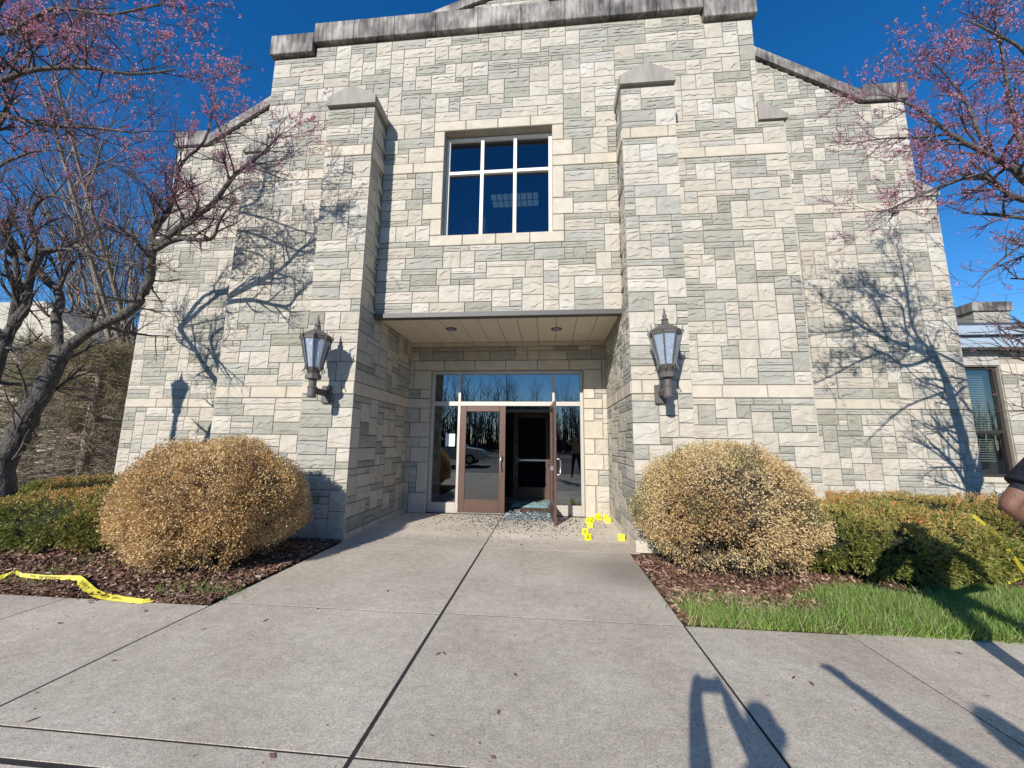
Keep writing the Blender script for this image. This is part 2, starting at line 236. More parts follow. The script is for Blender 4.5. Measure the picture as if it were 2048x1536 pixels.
# ------------------------------------------------------------------ mesh helpers
def lab(o, label=None, cat=None, group=None, kind=None):
    if label: o['label'] = label
    if cat: o['category'] = cat
    if group: o['group'] = group
    if kind: o['kind'] = kind
    return o
def empty(name, loc=(0, 0, 0), rz=0.0):
    o = bpy.data.objects.new(name, None); COL.objects.link(o); o.location = loc; o.rotation_euler = (0, 0, rz); o.empty_display_size = 0.2
    return o
def link(name, me, parent=None, world=False):
    o = bpy.data.objects.new(name, me); COL.objects.link(o)
    if parent is not None:
        o.parent = parent
        if world: o.matrix_parent_inverse = Matrix.Translation(-Vector(parent.location))
    return o
class MB:
    def __init__(s): s.v = []; s.f = []; s.m = []; s.t = []; s.cur = 0; s.tone = 0.5
    def add(s, vs, fs, m=None):
        b = len(s.v); s.v += [tuple(map(float, p)) for p in vs]
        for f in fs: s.f.append(tuple(i+b for i in f)); s.m.append(s.cur if m is None else m); s.t.append(s.tone)
    def box(s, a, b, m=None):
        x0, y0, z0 = a; x1, y1, z1 = b
        if x0 > x1: x0, x1 = x1, x0
        if y0 > y1: y0, y1 = y1, y0
        if z0 > z1: z0, z1 = z1, z0
        s.add([(x0, y0, z0), (x1, y0, z0), (x1, y1, z0), (x0, y1, z0), (x0, y0, z1), (x1, y0, z1), (x1, y1, z1), (x0, y1, z1)],
              [(0, 3, 2, 1), (4, 5, 6, 7), (0, 1, 5, 4), (1, 2, 6, 5), (2, 3, 7, 6), (3, 0, 4, 7)], m); return s
    def bbox(s, a, b, w=0.006, m=None):   # bevelled box: chamfered on all 12 edges
        lo = np.minimum(a, b); hi = np.maximum(a, b); w = min(w, *((hi-lo)*0.45))
        vs = []; idx = {}
        for ax in range(3):
            for sg in (0, 1):
                for i in (0, 1):
                    for j in (0, 1):
                        p = [0, 0, 0]; o = [k for k in range(3) if k != ax]
                        p[ax] = (lo, hi)[sg][ax]
                        p[o[0]] = lo[o[0]]+w if i == 0 else hi[o[0]]-w
                        p[o[1]] = lo[o[1]]+w if j == 0 else hi[o[1]]-w
                        c = [0, 0, 0]; c[ax] = sg; c[o[0]] = i; c[o[1]] = j
                        idx[(ax, tuple(c))] = len(vs); vs.append(p)
        fs = []
        for ax in range(3):
            o = [k for k in range(3) if k != ax]
            for sg in (0, 1):
                q = []
                for i, j in ((0, 0), (1, 0), (1, 1), (0, 1)):
                    c = [0, 0, 0]; c[ax] = sg; c[o[0]] = i; c[o[1]] = j; q.append(idx[(ax, tuple(c))])
                fs.append(q)
            for i in (0, 1):
                for j in (0, 1):
                    c0 = [0, 0, 0]; c0[o[0]] = i; c0[o[1]] = j; c1 = list(c0); c1[ax] = 1
                    fs.append([idx[(o[0], tuple(c0))], idx[(o[0], tuple(c1))], idx[(o[1], tuple(c1))], idx[(o[1], tuple(c0))]])
        for i in (0, 1):
            for j in (0, 1):
                for k in (0, 1): fs.append([idx[(0, (i, j, k))], idx[(1, (i, j, k))], idx[(2, (i, j, k))]])
        cen = (lo+hi)/2; va = np.array(vs); ff = []
        for f in fs:
            p = va[f]; nn = np.cross(p[1]-p[0], p[2]-p[0])
            ff.append(f if nn@(p.mean(0)-cen) > 0 else f[::-1])
        s.add(vs, ff, m); return s
    def prism(s, poly, axis, a, b, m=None):   # poly in the two other axes (in order)
        o = [k for k in range(3) if k != axis]; n = len(poly); vs = []
        for t in (a, b):
            for p in poly:
                q = [0, 0, 0]; q[axis] = t; q[o[0]] = p[0]; q[o[1]] = p[1]; vs.append(q)
        va = np.array(vs, float); cen = va.mean(0); fs = [list(range(n)), list(range(n, 2*n))]+[[i, (i+1) % n, n+(i+1) % n, n+i] for i in range(n)]
        ff = []
        for f in fs:
            p = va[f]; nn = np.zeros(3)
            for i in range(len(f)): nn += np.cross(p[i]-p.mean(0), p[(i+1) % len(f)]-p.mean(0))
            ff.append(f if nn@(p.mean(0)-cen) >= 0 else f[::-1])
        s.add(vs, ff, m); return s
    def tube(s, pts, rad, n=8, caps=True, m=None, twist=0.0):
        pts = [Vector(p) for p in pts]; k = len(pts); vs = []; fs = []
        if not hasattr(rad, '__len__'): rad = [rad]*k
        up = Vector((0.31, 0.17, 0.93))
        for i, p in enumerate(pts):
            d = (pts[min(i+1, k-1)]-pts[max(i-1, 0)])
            d = d.normalized() if d.length > 1e-9 else Vector((0, 0, 1))
            if abs(d.dot(up)) > 0.95: up = Vector((0.9, 0.3, 0.1))
            a = d.cross(up).normalized(); b = d.cross(a); 
            for j in range(n):
                t = 2*pi*j/n+twist; vs.append(p+(a*cos(t)+b*sin(t))*rad[i])
            up = -b if False else up
        for i in range(k-1):
            for j in range(n):
                fs.append((i*n+j, i*n+(j+1) % n, (i+1)*n+(j+1) % n, (i+1)*n+j))
        if caps and n > 2: fs.append(tuple(range(n))[::-1]); fs.append(tuple((k-1)*n+j for j in range(n)))
        s.add(vs, fs, m); return s
    def lathe(s, prof, c=(0, 0, 0), n=16, m=None, rot=0.0):   # prof: (radius, z)
        vs = []; fs = []
        for r, z in prof:
            for j in range(n):
                t = 2*pi*j/n+rot; vs.append((c[0]+r*cos(t), c[1]+r*sin(t), c[2]+z))
        for i in range(len(prof)-1):
            for j in range(n): fs.append((i*n+j, i*n+(j+1) % n, (i+1)*n+(j+1) % n, (i+1)*n+j))
        fs.append(tuple(range(n))[::-1]); fs.append(tuple((len(prof)-1)*n+j for j in range(n)))
        s.add(vs, fs, m); return s
    def mesh(s, name, mats, smooth=False):
        me = bpy.data.meshes.new(name); me.from_pydata(s.v, [], s.f)
        for k in (mats if isinstance(mats, (list, tuple)) else [mats]): me.materials.append(M[k] if isinstance(k, str) else k)
        me.polygons.foreach_set('material_index', s.m)
        a = me.attributes.new('tone', 'FLOAT', 'FACE'); a.data.foreach_set('value', s.t)
        if smooth: me.polygons.foreach_set('use_smooth', [True]*len(s.f))
        me.update(); return me
    def build(s, name, mats, parent=None, world=False, smooth=False):
        return link(name, s.mesh(name, mats, smooth), parent, world)
def quads_mesh(name, V, tone, mats, mi=None, nv=4):
    """V: (N,nv,3) array of faces"""
    N = len(V); me = bpy.data.meshes.new(name)
    me.vertices.add(N*nv); me.vertices.foreach_set('co', np.ascontiguousarray(V, dtype=np.float32).ravel())
    me.loops.add(N*nv); me.loops.foreach_set('vertex_index', np.arange(N*nv, dtype=np.int32))
    me.polygons.add(N); me.polygons.foreach_set('loop_start', np.arange(0, N*nv, nv, dtype=np.int32))
    for k in mats: me.materials.append(M[k])
    if mi is not None: me.polygons.foreach_set('material_index', np.asarray(mi, np.int32))
    me.update(calc_edges=True)
    a = me.attributes.new('tone', 'FLOAT', 'FACE'); a.data.foreach_set('value', np.asarray(tone, np.float32))
    return me
def unit(a): return a/np.maximum(np.linalg.norm(a, axis=-1, keepdims=True), 1e-9)
def leaf_quads(P, N, ln, wd, spread=0.8, r=NR):
    """leaf blades at P pointing roughly along N"""
    n = len(P); d = unit(N + r.normal(0, spread, (n, 3))); s = unit(np.cross(d, r.normal(0, 1, (n, 3))))
    L = ln*(0.7+0.6*r.random((n, 1))); W = wd*(0.7+0.6*r.random((n, 1)))*0.5
    mid = P+d*L*0.5
    return np.stack([P, mid+s*W, P+d*L, mid-s*W], axis=1)

# ================================================================== GROUND
XC = -0.865
def U(u): return XC+u
g = MB(); g.box((-400, -400, -0.30), (400, 400, -0.10)); lab(g.build('ground', 'turf'), kind='structure')
g = MB(); g.box((-60, -60, -0.095), (60, -2.6, -0.07)); lab(g.build('parking_lot', 'asphalt'), kind='structure')
walk = MB(); walk.box((-14, -2.6, -0.09), (12, 3.27, -0.0025)); walk.box((-2.90, 3.27, -0.09), (1.07, 5.5, -0.0025)); walk.box((U(-2.06), 5.5, -0.09), (U(2.06), 8.1, -0.0025))
wko = lab(walk.build('walkway', 'joint'), kind='structure')
SLABS = [(-2.87, -0.892, 1.89, 3.347), (-0.868, 1.05, 1.89, 3.367), (-2.875, -0.892, 3.36, 5.382), (-0.868, 1.055, 3.38, 5.387),
         (U(-2.058), -0.888, 5.395, 7.78), (-0.872, U(2.058), 5.40, 7.78),
         (-4.24, -2.886, 1.72, 3.28), (-5.62, -4.25, 1.72, 3.28), (-7.0, -5.63, 1.72, 3.28), (-8.4, -7.01, 1.72, 3.28),
         (1.066, 2.25, 1.72, 3.37), (2.26, 3.46, 1.72, 3.42), (3.47, 4.7, 1.72, 3.44), (4.71, 6.0, 1.72, 3.44), (6.01, 7.4, 1.72, 3.44),
         (-2.87, -0.892, 1.72, 1.877), (-0.868, 1.05, 1.72, 1.877)]
for x0, x1, y0, y1 in SLABS:
    b = MB(); b.bbox((x0, y0, -0.06), (x1, y1, 0.0), 0.0008); b.build('slab', 'concrete', wko)
for i in range(9):      # apron slabs towards the kerb joint
    x0 = -8.4+i*1.95; b = MB(); b.bbox((x0+0.006, -2.55, -0.06), (x0+1.944, 1.69, -0.0015), 0.0006); b.build('slab', 'concrete', wko)
# mulch beds: gently uneven sheets
def bed(name, x0, x1, y0, y1, z, matn, amp=0.025, st=0.12):
    nx = int((x1-x0)/st)+1; ny = int((y1-y0)/st)+1; b = MB(); vs = []
    for j in range(ny+1):
        for i in range(nx+1):
            x = x0+(x1-x0)*i/nx; y = y0+(y1-y0)*j/ny
            e = min(1, 4*min(i/nx, 1-i/nx, j/ny, 1-j/ny)+0.0)
            vs.append((x, y, z+amp*(sin(x*5.1+y*3.3)+sin(x*2.3-y*4.7)+rng.uniform(-.6, .6))*0.4*e+0.02*e))
    b.add(vs, [(j*(nx+1)+i, j*(nx+1)+i+1, (j+1)*(nx+1)+i+1, (j+1)*(nx+1)+i) for j in range(ny) for i in range(nx)])
    return lab(b.build(name, matn, smooth=True), kind='structure')
bed('mulch_bed', -14, -2.895, 3.30, 7.9, -0.02, 'mulch_soil')
bed('mulch_bed', 1.06, 12, 3.30, 7.9, -0.006, 'mulch_soil')
bed('lawn', 7.5, 30, 3.46, 20, -0.05, 'turf', st=0.6); bed('lawn', -40, -14, 3.3, 25, -0.05, 'turf', st=0.8)

# ================================================================== BUILDING
bld = empty('stone_building', (XC, 6.0, 0)); lab(bld, 'stone church-like building of cream and grey ashlar with two buttresses and a recessed glass entrance', 'building')
STONES = []      # (wallpart, verts(world), faces, mat, tone, pxarea)
TRIM = []
def stone_geo(s0, s1, zb, ztl, ztr, kind, gap=0.006):
    """returns verts (s,z,d) and faces of one block; front faces outwards (+d)"""
    s0 += gap; s1 -= gap; zb += gap; ztl -= gap; ztr -= gap
    if kind == 'lime':
        w = 0.008; d = 0.034
        vs = [(s0, zb, -.01), (s1, zb, -.01), (s1, ztr, -.01), (s0, ztl, -.01), (s0, zb, d-w), (s1, zb, d-w), (s1, ztr, d-w), (s0, ztl, d-w),
              (s0+w, zb+w, d), (s1-w, zb+w, d), (s1-w, ztr-w, d), (s0+w, ztl-w, d)]
        fs = [(8, 9, 10, 11)]
        for i in range(4):
            j = (i+1) % 4; fs += [(i, j, 4+j, 4+i), (4+i, 4+j, 8+j, 8+i)]
        return vs, fs
    W = s1-s0; H = max(ztl, ztr)-zb
    nx = max(3, min(8, int(W/0.07)+1))
    thin = H < 0.13; sq = W/H < 1.4
    amp = 0.4 if thin else (0.72 if not sq else 0.72)
    b0 = rng.uniform(.3, .6); tilt = rng.uniform(-.3, .3) if sq else rng.uniform(-.1, .1)
    dbl = (not thin) and rng.random() < .45; rows = 6 if dbl else 5; vs = []
    b0 = rng.uniform(.18, .34) if dbl else rng.uniform(.22, .68); b1 = rng.uniform(.58, .78); tilt2 = rng.uniform(-.12, .12)
    lip = [rng.uniform(-.11, .11) for _ in range(nx+1)]; lip2 = [rng.uniform(-.1, .1) for _ in range(nx+1)]
    flat = [rng.random() < .48 for _ in range(nx+1)]; flat2 = [rng.random() < .4 for _ in range(nx+1)]
    for r in range(rows):
        for c in range(nx+1):
            t = c/nx
            s = s0+W*(t if c in (0, nx) else t+rng.uniform(-.35, .35)/nx*0.9)
            zt = ztl+(ztr-ztl)*t; h = zt-zb
            bb = min(.46 if dbl else .76, max(.13, b0+tilt*(.5 if dbl else 1)*(t-.5)*2+lip[c]*(.6 if dbl else 1))); b2 = min(.86, max(bb+.1, b1+tilt2*(t-.5)*2+lip2[c]))
            top_d = 0.028+amp*rng.uniform(.0, .013)
            if r == 0: z = zb; d = 0.024
            elif r == rows-1: z = zt; d = 0.023
            elif r == 1: z = zb+h*max(.05, bb-.055); d = top_d-.004 if flat[c] else 0.021+amp*rng.uniform(-.002, .006)
            elif r == 2: z = zb+h*bb; d = top_d
            elif r == 3: z = zb+h*((b2-.05) if dbl else (bb+(1-bb)*rng.uniform(.35, .75))); d = (top_d-.003 if flat2[c] else 0.023+amp*rng.uniform(-.002, .006)) if dbl else 0.026+amp*rng.uniform(-.003, .009)
            else: z = zb+h*b2; d = top_d+.003
            if c in (0, nx) and 0 < r < rows-1: d = 0.025
            vs.append((s, z, d))
    n1 = nx+1; fs = [(r*n1+c, r*n1+c+1, (r+1)*n1+c+1, (r+1)*n1+c) for r in range(rows-1) for c in range(nx)]
    loop = list(range(n1))+[r*n1+nx for r in range(1, rows)]+[(rows-1)*n1+c for c in range(nx-1, -1, -1)]+[r*n1 for r in range(rows-2, 0, -1)]
    base = len(vs)
    # sides: only the four corners at the back (cheap)
    for i in loop: vs.append((vs[i][0], vs[i][1], -0.01))
    L = len(loop)
    for k in range(L):
        a, b2 = loop[k], loop[(k+1) % L]; fs.append((b2, a, base+k, base+(k+1) % L))
    return vs, fs
def toworld(vs, O, sd, nd):
    O = np.array(O, float); sd = np.array(sd, float); nd = np.array(nd, float); a = np.array(vs)
    return O+a[:, :1]*sd+a[:, 1:2]*np.array([0, 0, 1.0])+a[:, 2:3]*nd
def put(part, O, sd, nd, s0, s1, zb, ztl, ztr, kind):
    if max(ztl, ztr)-zb < 0.03 or s1-s0 < 0.02: return
    flip = np.cross(np.array(sd, float), (0, 0, 1.0))@np.array(nd, float) < 0
    vs, fs = stone_geo(s0, s1, zb, max(ztl, zb+.02), max(ztr, zb+.02), kind)
    if flip: fs = [f[::-1] for f in fs]
    w = toworld(vs, O, sd, nd)
    c = [proj(p) for p in toworld([(s0, zb, 0), (s1, zb, 0), (s1, ztr, 0), (s0, ztl, 0)], O, sd, nd)]
    ar = 0.0
    if all(q[2] > 0.1 for q in c):
        mx = sum(q[0] for q in c)/4; my = sum(q[1] for q in c)/4
        if -20 < mx < 2068 and -20 < my < 1250:
            for i in range(4): ar += c[i][0]*c[(i+1) % 4][1]-c[(i+1) % 4][0]*c[i][1]
            ar = abs(ar)/2
            vis = np.array(nd, float)@(CAM-w.mean(0)) > 0
            if not vis: ar = 0
    tone = min(1, max(0, rng.gauss(.5, .22)))
    (TRIM if kind == 'lime' else STONES).append([part, w, fs, kind, tone, ar])
def fill(part, O, sd, nd, s0, s1, z0, z1, free, top=None, presets=(), cs=0.05, cz=0.1, seed=0, grey=1.0):
    """random ashlar: thin grey courses, long blocks, square cream blocks"""
    nc = int(round((s1-s0)/cs)); nr = int(round((z1-z0)/cz))
    for (a, b, c, d) in presets: put(part, O, sd, nd, a, b, c, d, d, 'lime')
    occ = np.ones((nr, nc), bool)
    for r in range(nr):
        for c in range(nc):
            s = s0+(c+.5)*cs; z = z0+(r+.5)*cz
            if free(s, z): occ[r, c] = False
            for (pa, pb, pc, pd) in presets:
                if pa <= s <= pb and pc <= z <= pd: occ[r, c] = True
    R = random.Random(seed)
    for r in range(nr):
        c = 0
        while c < nc:
            if occ[r, c]: c += 1; continue
            mw = 0
            while c+mw < nc and not occ[r, c+mw] and mw < 16: mw += 1
            opts = []
            for wt, h, wa, wb, kk in ((0.26, 1, 8, 14, 'g'), (0.52, 2, 9, 13, 'x'), (0.17, 3, 5, 7, 's'), (0.045, 2, 4, 6, 'x'), (0.03, 1, 3, 5, 'g')):
                for w in range(wa, wb+1):
                    if w > mw or r+h > nr: continue
                    rem = mw-w
                    if 0 < rem < 3: continue
                    if occ[r:r+h, c:c+w].any(): continue
                    opts.append((wt/(wb-wa+1), w, h, kk))
            if opts:
                tot = sum(o[0] for o in opts); x = R.uniform(0, tot)
                for o in opts:
                    x -= o[0]
                    if x <= 0: break
                _, w, h, kk = o
            else:
                w = mw if mw <= 13 else 8; h = 1; kk = 'g'
                while w > 1 and occ[r, c:c+w].any(): w -= 1
                if w <= 4 and r+2 < nr and not occ[r:r+3, c:c+w].any(): h = 3; kk = 's'
                elif w <= 5 and r+1 < nr and not occ[r:r+2, c:c+w].any(): h = 2; kk = 'x'
            occ[r:r+h, c:c+w] = True
            p = {'g': 0.08, 'x': 0.54, 's': 0.88}[kk]
            kind = 'cream' if R.random() < p else 'grey'
            a = s0+c*cs; b = a+w*cs; zb = z0+r*cz; zt = zb+h*cz
            tl = tr = zt
            if top: tl = min(zt, top(a)); tr = min(zt, top(b))
            put(part, O, sd, nd, a, b, zb, tl, tr, kind)
            c += w
def mortar(name, boxes):
    b = MB()
    for a, c in boxes: b.box(a, c)
    return b.build(name, 'mortar', bld, True)
RU, BU, PU, PL = 2.06, 2.83, 4.40, 4.75      # half widths: recess, buttress outer, upper wall, lower wall
ZS = 3.5; YP, YB, YD, YW = 6.0, 5.5, 7.8, 7.8
WO = 0.95; WZ0, WZ1 = 4.9, 6.9
front = mortar('front_wall', [((U(-PL), YP, -.1), (U(-RU), YW+.3, 6.72)), ((U(RU), YP, -.1), (U(PL), YW+.3, 6.72)),
    ((U(-PU), YP, 6.72), (U(-RU), 6.45, 8.74)), ((U(RU), YP, 6.72), (U(PU), 6.45, 8.74)),
    ((U(-3.58), YP+.001, 8.74), (U(3.58), 6.45, 8.95)),
    ((U(-RU), YP, ZS+.02), (U(-WO), 6.45, 8.74)), ((U(WO), YP, ZS+.02), (U(RU), 6.45, 8.74)), ((U(-WO), YP, ZS+.02), (U(WO), 6.45, WZ0)), ((U(-WO), YP, WZ1), (U(WO), 6.45, 8.74))])
def cut(a, b, n, z0, z1): return [(a+(b-a)*i/n, a+(b-a)*(i+1)/n, z0, z1) for i in range(n)]
def mirror(ps): return [(-b, -a, c, d) for a, b, c, d in ps]
win = cut(-1.15, 1.15, 4, 6.9, 7.1)+cut(-1.15, 1.15, 4, 4.7, 4.9)
side = [(WO, 1.15, 6.6, 6.9), (WO, 1.3, 6.3, 6.6), (WO, 1.15, 5.5, 6.1), (WO, 1.3, 5.2, 5.5), (WO, 1.15, 4.9, 5.2), (WO, 1.5, 6.1, 6.3), (1.5, RU, 6.1, 6.3)]
bands = cut(BU, PL, 3, 6.1, 6.3)+cut(BU, PL, 3, 2.1, 2.3)
pres = win+side+mirror(side)+bands+mirror(bands)
def shift(ps): return [(U(a), U(b), c, d) for a, b, c, d in ps]
def free_front(s, z):
    u = abs(s-XC)
    if u > PL or (z > 6.72 and u > PU) or z > (8.94 if u < 3.55 else 8.74): return False
    if u < RU and z < ZS: return False
    if RU-.0 < u < BU and z < 7.2: return False
    if u < WO and WZ0 < z < WZ1: return False
    return True
SX, NF = (1, 0, 0), (0, -1, 0)
fill(front, (0, YP, 0), SX, NF, U(-4.75), U(4.75), 0.0, 9.0, free_front, presets=shift(pres), seed=3, top=lambda s: 8.93 if abs(s-XC) < 3.56 else 8.735)
# wing walls (set back)
def wtop(u):
    u = abs(u)
    if u > 7.5: return 8.58
    if u > 4.6: return 8.58+0.625*(7.5-u)
    if u > 1.5: return 10.39+0.45*(4.6-u)
    return 11.78+0.33*(1.5-u)
for sg, nm in ((-1, 'L'), (1, 'R')):
    b = MB(); Us = lambda u: U(sg*u)
    b.prism([(Us(PL-.2), -.1), (Us(8.6), -.1), (Us(8.6), 6.38), (Us(PL-.2), 6.38)], 1, YW, 9.3)
    b.prism([(Us(3.2), 6.38), (Us(8.28), 6.38), (Us(8.28), 8.58), (Us(7.5), 8.58), (Us(4.6), wtop(4.6)), (Us(3.2), wtop(3.2))], 1, YW+.002, 9.3)
    b.prism([(Us(0.0), 8.0), (Us(3.2), 8.0), (Us(3.2), wtop(3.2)), (Us(1.5), wtop(1.5)), (Us(0), wtop(0))], 1, YW+.002, 9.3)
    wing = b.build('wing_wall', 'mortar', bld, True)
    bd = cut(PL, 8.6, 5, 6.0, 6.2)+cut(PL, 8.6, 5, 2.05, 2.25) if False else cut(PL, 8.6, 5, 6.1, 6.3)+cut(PL, 8.6, 5, 2.1, 2.3)
    if sg < 0: bd = mirror(bd)
    fr = lambda s, z: (PL-.0 < abs(s-XC) < 8.6 and z < wtop(s-XC)-.02 and not (z > 6.4 and abs(s-XC) > 8.28)) or (PU-.2 < abs(s-XC) <= PL and 6.72 < z < wtop(s-XC)-.02) or (abs(s-XC) < 2.4 and 10.9 < z < wtop(s-XC)-.02)
    a, c2 = (U(-8.6), XC) if sg < 0 else (XC, U(8.6))
    fill(wing, (0, YW, 0), SX, NF, a, c2, 0.0, 12.6, fr, top=lambda s: wtop(s-XC)-.01, presets=shift(bd), seed=21+sg)
    # outer return of the wing (Y direction)
    fill(wing, (Us(8.6), 0, 0), (0, 1, 0), (sg, 0, 0), YW, 9.2, 0, 6.3, lambda s, z: True, seed=5)
    # return of the front wall between the two planes
    fill(front, (Us(PL), 0, 0), (0, 1, 0), (sg, 0, 0), YP, YW, 0, 6.7, lambda s, z: True, seed=8)
# buttresses
for sg in (-1, 1):
    b = MB(); Us = lambda u: U(sg*u)
    b.box((Us(RU), YB, -.1), (Us(BU), YP+.02, 7.05)); b.box((Us(RU), YP+.02, -.1), (Us(RU+.3), YW+.1, ZS+.02))
    but = b.build('buttress', 'mortar', bld, True)
    lo, hi = (U(-BU), U(-RU)) if sg < 0 else (U(RU), U(BU))
    lo -= .03; hi += .03
    pb = [(lo, lo+.13, 6.1, 6.3), (lo+.13, hi-.13, 6.1, 6.3), (hi-.13, hi, 6.1, 6.3), (lo, lo+.15, 2.1, 2.3), (lo+.15, hi-.2, 2.1, 2.3), (hi-.2, hi, 2.1, 2.3), (lo-.02, (lo+hi)/2, -.05, .15), ((lo+hi)/2, hi+.02, -.05, .15)]
    fill(but, (0, YB, 0), SX, NF, lo, hi, 0.0, 7.05, lambda s, z: z > .15, presets=pb, seed=31+sg, top=lambda s: 7.045, cs=(hi-lo)/16)
    nd = (-sg, 0, 0)   # inner face, towards the entrance
    pi_ = cut(YB, YD, 4, 2.1, 2.3)+cut(YB, YP, 1, 6.1, 6.3)+cut(YB, YD, 4, -.05, .1)
    fill(but, (Us(RU), 0, 0), (0, 1, 0), nd, YB, YD, 0.0, 7.1, lambda s, z: (z < ZS or s < YP) and z > .1, presets=pi_, seed=41+sg, top=lambda s: 7.045 if s < YP else ZS-.005)
    fill(but, (Us(BU), 0, 0), (0, 1, 0), (sg, 0, 0), YB, YP, 0.0, 7.1, lambda s, z: True, seed=45+sg, top=lambda s: 7.045)
    # gabled cap
    m = (RU+BU)/2; c = MB(); ov = .045
    c.prism([(Us(RU-ov), 7.05), (Us(RU-ov), 7.21), (Us(m), 7.42), (Us(BU+ov), 7.21), (Us(BU+ov), 7.05)], 1, YB-.07, YP-.03)
    c.build('buttress_cap', 'cap', bld, True)
    # shoulder caps of the front wall and the wing
    c = MB(); c.prism([(Us(PU-.06), 6.72), (Us(PU-.06), 7.06), (Us(PU+.02), 7.06), (Us(PL+.05), 6.80), (Us(PL+.05), 6.72)], 1, YP-.06, YW-.01); c.build('shoulder_cap', 'cap', bld, True)
    c = MB(); c.prism([(Us(8.22), 6.38), (Us(8.22), 6.72), (Us(8.3), 6.72), (Us(8.65), 6.46), (Us(8.65), 6.38)], 1, YW-.06, 9.35); c.build('shoulder_cap', 'cap', bld, True)
    # coping of the wing: flat end block, then the raking blocks
    c = MB(); c.bbox((Us(7.5), YW-.1, 8.585), (Us(8.36), 9.4, 8.97), .012); c.build('coping_block', 'coping', bld, True)
    p0 = np.array([7.5, 8.59]); 
    for (ua, ub) in ((7.495, 6.2), (6.19, 4.9), (4.89, 3.4), (3.39, 1.9), (1.89, 0.9), (0.89, 0.005)):
        c = MB(); za, zb2 = wtop(ua)+.01, wtop(ub)+.01
        c.prism([(Us(ua), za), (Us(ub), zb2), (Us(ub), zb2+.24), (Us(ua), za+.24)], 1, YW-.09, 9.4); c.build('coping_block', 'coping', bld, True)
# coping of the front wall
ed = [-3.59+0.8155*i for i in range(9)]; ed = [-3.59+(7.18/9)*i for i in range(10)]
for i in range(9):
    c = MB(); c.bbox((U(ed[i])+.004, 5.89, 8.945), (U(ed[i+1])-.004, 6.56, 9.37), .01); c.build('coping_block', 'coping', bld, True)
for sg in (-1, 1):
    c = MB(); c.bbox((U(sg*3.594), 5.888, 8.745), (U(sg*(PU+.06)), 6.56, 9.17), .01); c.build('coping_block', 'coping', bld, True)
# entrance back wall
FH, FW = 2.9, 1.58
entry = mortar('entrance_wall', [((U(-RU-.3), YD, -.1), (U(-FW), 8.15, ZS)), ((U(FW), YD, -.1), (U(RU+.3), 8.15, ZS)), ((U(-FW), YD, FH), (U(FW), 8.15, ZS))])
jb = [(FW, 1.95, 2.5, 2.9), (FW, 1.8, 2.3, 2.5), (FW, 1.95, 2.1, 2.3), (FW, 1.78, 1.85, 2.1), (FW, 1.95, 1.5, 1.85), (FW, 1.78, 1.2, 1.5), (FW, 1.95, .9, 1.2), (FW, 1.84, .6, .9), (FW, 1.78, 0, .6)]
jl = [(FW, 1.95, 2.5, 2.9), (FW, 1.8, 2.3, 2.5), (FW, 2.05, 2.1, 2.3), (FW, 1.78, 1.8, 2.1), (FW, 1.98, 1.5, 1.8), (FW, 1.76, 1.3, 1.5), (FW, 1.95, 1.0, 1.3), (FW, 1.8, .4, 1.0), (FW, 1.95, 0, .4)]
ep = cut(-1.95, 1.95, 6, 2.9, 3.1)+cut(-2.05, 2.05, 6, 3.4, 3.5)+jb+mirror(jl)
fill(entry, (0, YD, 0), SX, NF, U(-2.05), U(2.05), 0.0, ZS, lambda s, z: not (abs(s-XC) < FW and z < FH), presets=shift(ep), seed=77)
# ---- make the stone objects: the largest in view singly, the rest as one facing per wall
STONES.sort(key=lambda q: -q[5])
for i, (part, w, fs, kind, tone, ar) in enumerate(STONES[:300]):
    b = MB(); b.tone = tone; b.add(w, fs); b.build('stone', kind, part)
rest = {}
for part, w, fs, kind, tone, ar in STONES[300:]:
    b = rest.setdefault(part.name, (part, MB()))[1]; b.tone = tone; b.add(w, fs, 0 if kind == 'cream' else 1)
for part, b in rest.values(): lab(b.build('stone_facing', ['cream', 'grey'], part), kind='stuff')
TRIM.sort(key=lambda q: -q[5])
for part, w, fs, kind, tone, ar in TRIM:
    b = MB(); b.tone = tone; b.add(w, fs); b.build('limestone_block', 'lime', part)
# ---- soffit and steel lintel
sf = MB(); sf.box((U(-RU), YP+.09, ZS+.012), (U(RU), YD, ZS+.1)); sfo = sf.build('soffit', 'fascia_dark', bld, True)
for i in range(12):
    x0 = U(-RU+.02)+i*(2*RU-.04)/12; b = MB(); b.bbox((x0+.004, YP+.095, ZS-.004), (x0+(2*RU-.04)/12-.004, YD-.02, ZS+.013), .003); b.build('soffit_panel', 'soffit', sfo)
b = MB(); b.box((U(-RU-.0)+.002, YP-.055, ZS-.06), (U(RU)-.002, YP+.088, ZS+.018)); b.build('steel_lintel', 'fascia_dark', bld, True)
for px in (903, 1113):
    p = atZ(px, 657, ZS); b = MB(); b.lathe([(.10, .005), (.10, -.012), (.075, -.014), (.065, .003)], (p[0], p[1], ZS-.004), 20); r_ = b.build('downlight', 'lantern', bld, True)
    b = MB(); b.lathe([(.06, -.001), (.06, .004)], (p[0], p[1], ZS-.0155), 16); b.build('lens', 'lampglass', r_)
